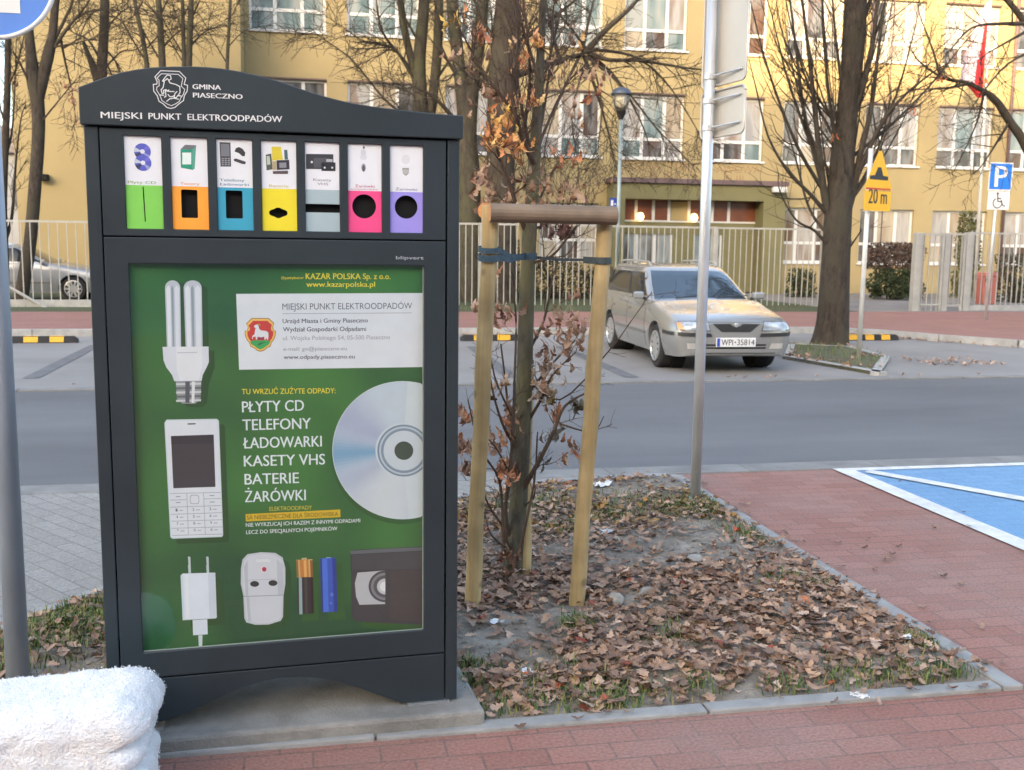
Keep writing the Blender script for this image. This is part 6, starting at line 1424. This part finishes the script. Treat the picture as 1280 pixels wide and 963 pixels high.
tree('street_tree', 'bare street tree with a thick dark trunk on the island beside the wagon', TY, (1037, 434),
     [[(1036, 440, 29), (1038, 425, 23), (1041, 400, 20), (1043, 360, 18.5), (1045, 320, 17.5), (1047, 280, 17), (1050, 240, 16), (1053, 200, 15), (1058, 150, 13), (1064, 90, 13), (1068, 40, 14), (1070, -10, 13), (1072, -60, 10)]],
     [[(1040, 290, 9), (1030, 240, 8), (1024, 190, 6), (1018, 130, 5.5), (1010, 60, 5), (1000, -20, 4)], [(1034, 250, 6), (1020, 200, 5), (1005, 140, 4.5), (996, 70, 4), (985, -20, 3)], [(1052, 285, 9), (1066, 240, 8), (1076, 190, 6), (1088, 140, 5), (1096, 80, 4.5), (1105, 10, 4)], [(1060, 250, 6), (1080, 200, 5), (1105, 150, 3.6), (1130, 120, 3), (1160, 95, 2.5)],
      [(1056, 170, 8), (1075, 120, 8), (1090, 60, 7), (1098, -20, 6)], [(1062, 60, 6), (1085, 10, 5), (1100, -40, 4)], [(1036, 270, 4.5), (1010, 240, 3.5), (985, 215, 2.6), (960, 170, 2), (945, 110, 1.6)], [(1030, 240, 4), (1000, 190, 3), (975, 130, 2.4), (955, 70, 2), (940, 10, 1.6)], [(1026, 210, 4), (1002, 150, 3), (982, 90, 2.4), (965, 20, 2)], [(1044, 320, 4), (1020, 290, 2.6), (995, 275, 2), (975, 240, 1.5)],
      [(1060, 235, 4), (1090, 180, 3), (1120, 120, 2.4), (1140, 50, 2)], [(1054, 262, 4), (1078, 225, 3), (1100, 180, 2.4), (1112, 130, 2)], [(1060, 200, 4), (1110, 160, 2.6), (1160, 110, 2), (1200, 60, 1.5)], [(1040, 300, 3.6), (1012, 262, 2.8), (995, 200, 2.4), (980, 150, 1.8)], [(1050, 330, 3), (1062, 310, 2), (1074, 292, 1.4)], [(1045, 180, 4), (1035, 110, 3), (1030, 40, 2.4), (1026, -20, 2)], [(1056, 130, 4), (1046, 60, 3.4), (1040, -10, 3)]] + whips(1050, 108, 24, 300, 130, rng, 200),
     rng, m_bark, m_bark, dens=1.05, tl=.72, upb=.14, rmin=.0045, dj=.4, zb=.02)
rng = random.Random(8)
tree('background_tree', 'bare tree reaching in from the right edge behind the flag', 20.0, (1330, 420), [[(1330, 420, 20), (1325, 300, 15), (1300, 220, 8), (1280, 178, 5.5), (1262, 152, 4.8), (1248, 130, 4.4), (1236, 118, 3.8)], [(1325, 300, 12), (1318, 150, 8), (1300, 60, 5), (1275, 20, 3.5), (1250, -10, 3)]],
     [[(1236, 118, 5), (1210, 104, 4.4), (1180, 98, 3.5), (1150, 78, 2)], [(1215, 104, 3), (1185, 110, 2.4), (1150, 112, 1.6)], [(1175, 95, 2.5), (1165, 60, 2), (1150, 20, 1.4)], [(1262, 152, 3), (1245, 180, 2), (1225, 210, 1.3)], [(1290, 30, 4), (1250, 30, 3), (1215, 35, 2), (1190, 60, 1.4)], [(1300, 60, 3), (1260, 80, 2), (1225, 120, 1.3)], [(1282, 40, 3), (1255, 55, 2), (1230, 70, 1.4)], [(1230, 115, 2.5), (1222, 150, 1.6), (1205, 190, 1)]], rng, m_bark, m_bark, dens=1.7, tl=.8, upb=.02, rmin=.006)
rng = random.Random(9)
tree('background_tree', 'big bare tree with dark spreading branches right behind the young tree', 27.3, (632, 388), [[(630, 392, 19), (628, 300, 17), (626, 220, 17), (627, 150, 18), (630, 90, 19), (634, 30, 17), (638, -30, 14)]],
     [[(632, 95, 11), (670, 85, 8), (705, 75, 7.5), (732, 66, 7)], [(732, 66, 7), (755, 40, 3.6), (790, 8, 3), (810, -20, 2.5)], [(735, 66, 5), (760, 75, 3), (800, 76, 2.4), (850, 84, 1.8), (885, 88, 1.4)], [(735, 68, 4), (765, 92, 2.8), (790, 130, 2.2), (808, 170, 1.6)], [(730, 70, 4), (744, 110, 2.6), (756, 150, 2), (766, 190, 1.4)], [(738, 62, 3.4), (790, 70, 2.4), (830, 100, 1.8), (870, 160, 1.3)], [(728, 64, 4), (735, 30, 2.8), (745, -10, 2.2)], [(725, 70, 3.5), (705, 110, 2.2), (690, 150, 1.8), (680, 190, 1.3)], [(735, 72, 3), (780, 110, 2), (820, 160, 1.6), (850, 190, 1.2)], [(640, 60, 6), (680, 30, 4.4), (720, 0, 3.4)], [(625, 120, 5), (600, 90, 3), (575, 85, 2.2), (560, 100, 1.5)], [(628, 60, 5), (605, 30, 3.4), (590, -10, 2.6)], [(700, 76, 4), (690, 40, 3), (680, -10, 2)], [(732, 60, 3), (700, 20, 2), (670, 5, 1.4)], [(740, 75, 2.5), (752, 130, 1.8), (748, 180, 1.3)], [(735, 70, 2.4), (715, 140, 1.8), (722, 200, 1.2)]],
     rng, m_bark, m_bark, dens=1.6, tl=1.0, upb=-.02, rmin=.008, droop=.06, group='bare trees behind the fence')
rng = random.Random(10)
tree('background_tree', 'grey-trunked bare tree rising just past the right end of the kiosk', 27.8, (588, 390), [[(588, 394, 17), (587, 300, 15), (586, 220, 14), (583, 170, 13), (590, 110, 9), (600, 40, 8), (606, -30, 7)], [(583, 180, 9), (577, 110, 8), (570, 50, 7.5), (563, -20, 7)]],
     [[(584, 170, 6), (560, 140, 4), (540, 120, 3), (520, 110, 2)], [(575, 100, 4), (552, 60, 3), (545, 10, 2.4)], [(592, 120, 4), (612, 80, 3), (615, 30, 2.4)], [(580, 190, 3), (555, 195, 2), (535, 178, 1.4)], [(586, 240, 3), (605, 215, 2), (620, 190, 1.3)]], rng, m_barkg, m_bark, dens=1.7, tl=.9, upb=.0, rmin=.008, group='bare trees behind the fence')
rng = random.Random(12)
tree('background_tree', 'slender many-stemmed bare tree behind the right shoulder of the kiosk', 28.6, (530, 392), [[(530, 392, 10), (527, 250, 9), (526, 140, 9), (524, 80, 8), (529, 20, 7), (532, -30, 6)], [(526, 130, 7), (518, 90, 5), (506, 40, 4.4), (498, -20, 4)], [(530, 200, 7), (540, 130, 6), (547, 60, 6), (549, -20, 5)]],
     [[(524, 110, 4), (500, 70, 3), (478, 40, 2.2), (470, 0, 1.6)], [(527, 150, 3.4), (500, 140, 2.4), (475, 118, 2), (440, 75, 1.6), (400, 46, 1.2)], [(545, 100, 3), (565, 70, 2.2), (580, 40, 1.6)], [(520, 95, 3), (490, 60, 2), (455, 52, 1.5), (430, 35, 1)], [(540, 140, 2.6), (515, 118, 2), (490, 100, 1.4)], [(528, 60, 3), (505, 20, 2.4), (495, -10, 2)]], rng, m_barkg, m_bark, dens=2.0, tl=1.0, upb=.0, rmin=.008, group='bare trees behind the fence')
rng = random.Random(14)
tree('background_tree', 'bare forked tree in front of the silver car at the left', 26.3, (26, 386), [[(24, 390, 9), (30, 350, 8), (38, 300, 7.5), (44, 230, 7.5), (48, 170, 7.5), (47, 130, 8), (42, 100, 8.5), (38, 60, 6), (33, 10, 5), (30, -20, 4)], [(46, 130, 7), (60, 70, 7), (66, 40, 5), (70, -10, 4.5)]],
     [[(58, 74, 4), (84, 36, 4), (104, 12, 3), (120, -15, 2.4)], [(68, 50, 3.4), (90, 5, 2.6), (95, -20, 2)], [(76, 44, 2.6), (100, 20, 2), (130, 12, 1.5), (190, 20, 1)], [(75, 45, 2.6), (82, 80, 2), (90, 115, 1.6), (94, 150, 1)], [(44, 120, 3), (30, 90, 2.4), (20, 70, 2), (8, 60, 1.5)], [(80, 60, 2), (104, 45, 1.5), (118, 35, 1)], [(62, 60, 2), (110, 50, 1.4), (150, 30, 1)], [(46, 160, 2), (70, 130, 1.4), (100, 95, 1)]], rng, m_bark, m_bark, dens=2.0, tl=.7, upb=.02, rmin=.006, group='bare trees left of the kiosk')
b = MB(); o0 = D_ = None
rng = random.Random(15)
t5 = tree('background_tree', 'thin dark bare tree at the far left beside the sign pole', 27.0, (5, 388), [[(6, 392, 5.5), (6, 330, 5), (4, 260, 4.5), (6, 190, 4.5), (9, 120, 4), (10, 50, 3.6), (12, -10, 3)]], [[(5, 200, 3), (14, 170, 2.6), (18, 120, 2), (20, 60, 1.6)], [(7, 300, 4), (15, 270, 3), (20, 200, 2.4), (26, 150, 2)], [(8, 160, 2), (-5, 120, 1.5), (-15, 90, 1)], [(9, 110, 2), (22, 80, 1.5), (30, 40, 1)]], rng, m_bark, m_bark, dens=2.2, tl=.6, upb=.05, rmin=.006, group='bare trees left of the kiosk')
rng = random.Random(16)
tree('background_tree', 'dark straight bare tree standing behind the left corner of the kiosk', 27.0, (124, 390), [[(124, 392, 9), (125, 250, 8), (126, 150, 7), (127, 90, 6.2), (130, 40, 5.6), (131, -20, 5.2)], [(124, 110, 5), (117, 85, 4.6), (110, 68, 3), (104, 52, 2)]],
     [[(128, 80, 2.6), (110, 50, 2), (90, 40, 1.4)], [(130, 60, 2), (146, 80, 1.5), (160, 120, 1)], [(130, 40, 2), (160, 10, 1.5), (200, 18, 1)], [(128, 90, 2), (150, 66, 1.5), (170, 62, 1)], [(129, 70, 2), (142, 100, 1.4), (150, 125, .9)], [(131, 20, 2), (150, 25, 1.5), (165, 50, 1)], [(131, 10, 2), (112, 20, 1.5), (95, 60, 1)]], rng, m_bark, m_bark, dens=1.8, tl=.7, upb=-.04, rmin=.006, droop=.06, group='bare trees left of the kiosk')
for sd, (x0, xa, xb, r_, lab_) in enumerate(((190, 184, 168, 3.0, 'thin leaning bare sapling above the left part of the kiosk roof'), (204, 203, 198, 4.4, 'pale slender bare sapling above the kiosk emblem'), (233, 230, 228, 2.6, 'left stem of the two close bare saplings above the kiosk'), (234, 236, 239, 4.0, 'thicker right stem of the two close bare saplings above the kiosk'), (284, 284, 288, 2.2, 'very thin straight bare sapling above the right of the kiosk lettering'))):
    rng = random.Random(50+sd)
    tree('sapling', lab_, 29.5, (x0, 392), [[(x0, 392, r_*1.4), (xa+2, 200, r_*1.15), (xa, 85, r_), (xb, 0, r_*.8), (xb-3, -40, r_*.7)]], [[(xa, 80, r_*.5), (xa-18, 50, r_*.35), (xa-34, 20, r_*.2)], [(xa, 60, r_*.5), (xa+20, 40, r_*.35), (xa+40, 34, r_*.2)], [(xb+2, 20, r_*.5), (xb+16, -10, r_*.3)]], rng, m_barkg, m_bark, dens=1.6, tl=.9, upb=-.02, rmin=.006, droop=.05, group='slender saplings behind the kiosk')
# dry leaves caught in the left tree and the big tree
rng = random.Random(77); b = MB()
def dry(px, py, Y, n_, sp_, cols):
    for _ in range(n_):
        p = AY(px+rng.gauss(0, sp_), py+rng.gauss(0, sp_), Y+rng.gauss(0, .2)); oak_leaf(b, p, rng.uniform(.10, .17), rng.uniform(0, 6), rng.uniform(.4, 1.6), rng.uniform(-1, 1), .8, rng.choice(cols), rng, .8, True)
for a in ((88, 120, 26.3, 26, 9), (92, 145, 26.3, 18, 7), (18, 105, 27, 10, 5), (80, 110, 26.3, 16, 8)): dry(*a, brn)
for a in ((1175, 98, 20, 10, 3.5), (1048, 172, 15.4, 7, 3.2), (1140, 140, 17, 6, 3), (1232, 100, 19, 5, 3), (1070, 85, 15.4, 5, 3)): dry(*a, [lin(200, 110, 70), lin(186, 120, 80)])
tag(b.build('hanging_leaves', m_leaf, recalc=False), 'last dry brown leaves hanging in the bare branches', 'dry leaves', kind='stuff')

# ------------------------------------------------------------------ shrubs and hedges behind the fence
m_shrub = mat('shrub_leaf', rough=.8, attr=True, var=.25, vscale=4, spec=.25)
def shrub(name, label, cat, px0, px1, py0, py1, Y, dep, cnt, cols, leaf=.07, stems=10, fill=1.0, group=None, zb=.05):
    a, c = AY(px0, py1, Y), AY(px1, py0, Y); xc, w_, z1 = (a[0]+c[0])/2, (c[0]-a[0])/2, c[2]-zb; z0 = max(0.0, a[2]-zb)
    r = empty(name, (xc, Y, zb), label, cat, group); rr = random.Random(int(px0*13+py0)); b = MB()
    for k in range(stems):
        x, y = rr.uniform(-.5, .5)*w_, rr.uniform(-.4, .4)*dep; t = Vector((x*1.7, y*1.7, z1*rr.uniform(.7, 1))); b.tube([(x*.5, y*.5, -.05), tuple(Vector((x, y, 0))*.8+Vector((0, 0, t.z*.5))), tuple(t)], [.025, .016, .006], 5, cap=False)
    b.build('stems', m_bark, r); b = MB(); made = 0
    while made < cnt:
        u, v, h = rr.uniform(-1, 1), rr.uniform(-1, 1), rr.random()
        k = 1+.25*mnoise.noise(Vector((u*2, h*3, px0)))
        if u*u+v*v*.8+max(0, h-.55)**2*2.4 > k*k or (u*u+v*v+h*h < .25 and rr.random() < .8): continue
        if mnoise.noise(Vector((u*3+px0, v*3, h*4))) < -.22/fill: continue
        p = Vector((u*w_, v*dep, z0+(z1-z0)*h)); n_ = Vector((rr.gauss(0, 1), rr.gauss(0, 1), rr.gauss(0, 1))).normalized(); t = n_.orthogonal().normalized(); q = n_.cross(t); s_ = leaf*rr.uniform(.5, 1.2)
        b.poly([p-t*s_, p+q*s_*.4, p+t*s_, p-q*s_*.4], col=rr.choice(cols)); made += 1
    b.build('foliage', m_shrub, r, recalc=False); return r
dg = [(.022, .035, .016), (.03, .045, .02), (.04, .055, .025), (.05, .06, .03)]; bw = [(.075, .05, .04), (.10, .065, .05), (.06, .042, .036), (.12, .085, .065)]; og = [(.10, .11, .04), (.13, .13, .05), (.07, .085, .03), (.16, .14, .06)]
shrub('hedge', 'trimmed brown-topped hedge seen through the open gateway', 'hedge', 1082, 1152, 304, 336, 30.0, .9, 3600, bw, .06, 12, 2.0)
shrub('hedge', 'low dark green hedge beneath the brown-topped one in the gateway', 'hedge', 1086, 1150, 336, 372, 29.6, .8, 3000, dg, .07, 6, 2.0)
shrub('evergreen_shrub', 'green conifer shrub behind the wicket gate', 'shrub', 1192, 1224, 264, 372, 31.0, .5, 2600, og, .07, 8, 1.6)
shrub('shrub', 'dark shrub behind the right fence past the red bin', 'shrub', 1247, 1290, 318, 384, 28, .8, 2200, dg+bw, .06, 12, 1.0)
shrub('shrub', 'dark green bush behind the fence left of the big trunk', 'shrub', 985, 1018, 336, 372, 31, .6, 1400, dg, .06, 6, 1.2)
for k, (a, c, t, u, cols_, lab_) in enumerate(((572, 640, 318, 386, bw+dg, 'brown-green shrub behind the fence beside the kiosk'), (625, 672, 300, 386, og+bw, 'yellowish shrub behind the fence at the young tree trunk'), (664, 730, 322, 386, bw+dg, 'brown shrub behind the fence between young tree and right stake'), (722, 775, 334, 386, dg+bw, 'dark shrub behind the fence at the rear of the wagon'))):
    shrub('shrub', lab_, 'shrub', a, c, t, u, 29+.3*k, .7, 1500, cols_, .06, 16, .8, 'shrubs behind the picket fence')
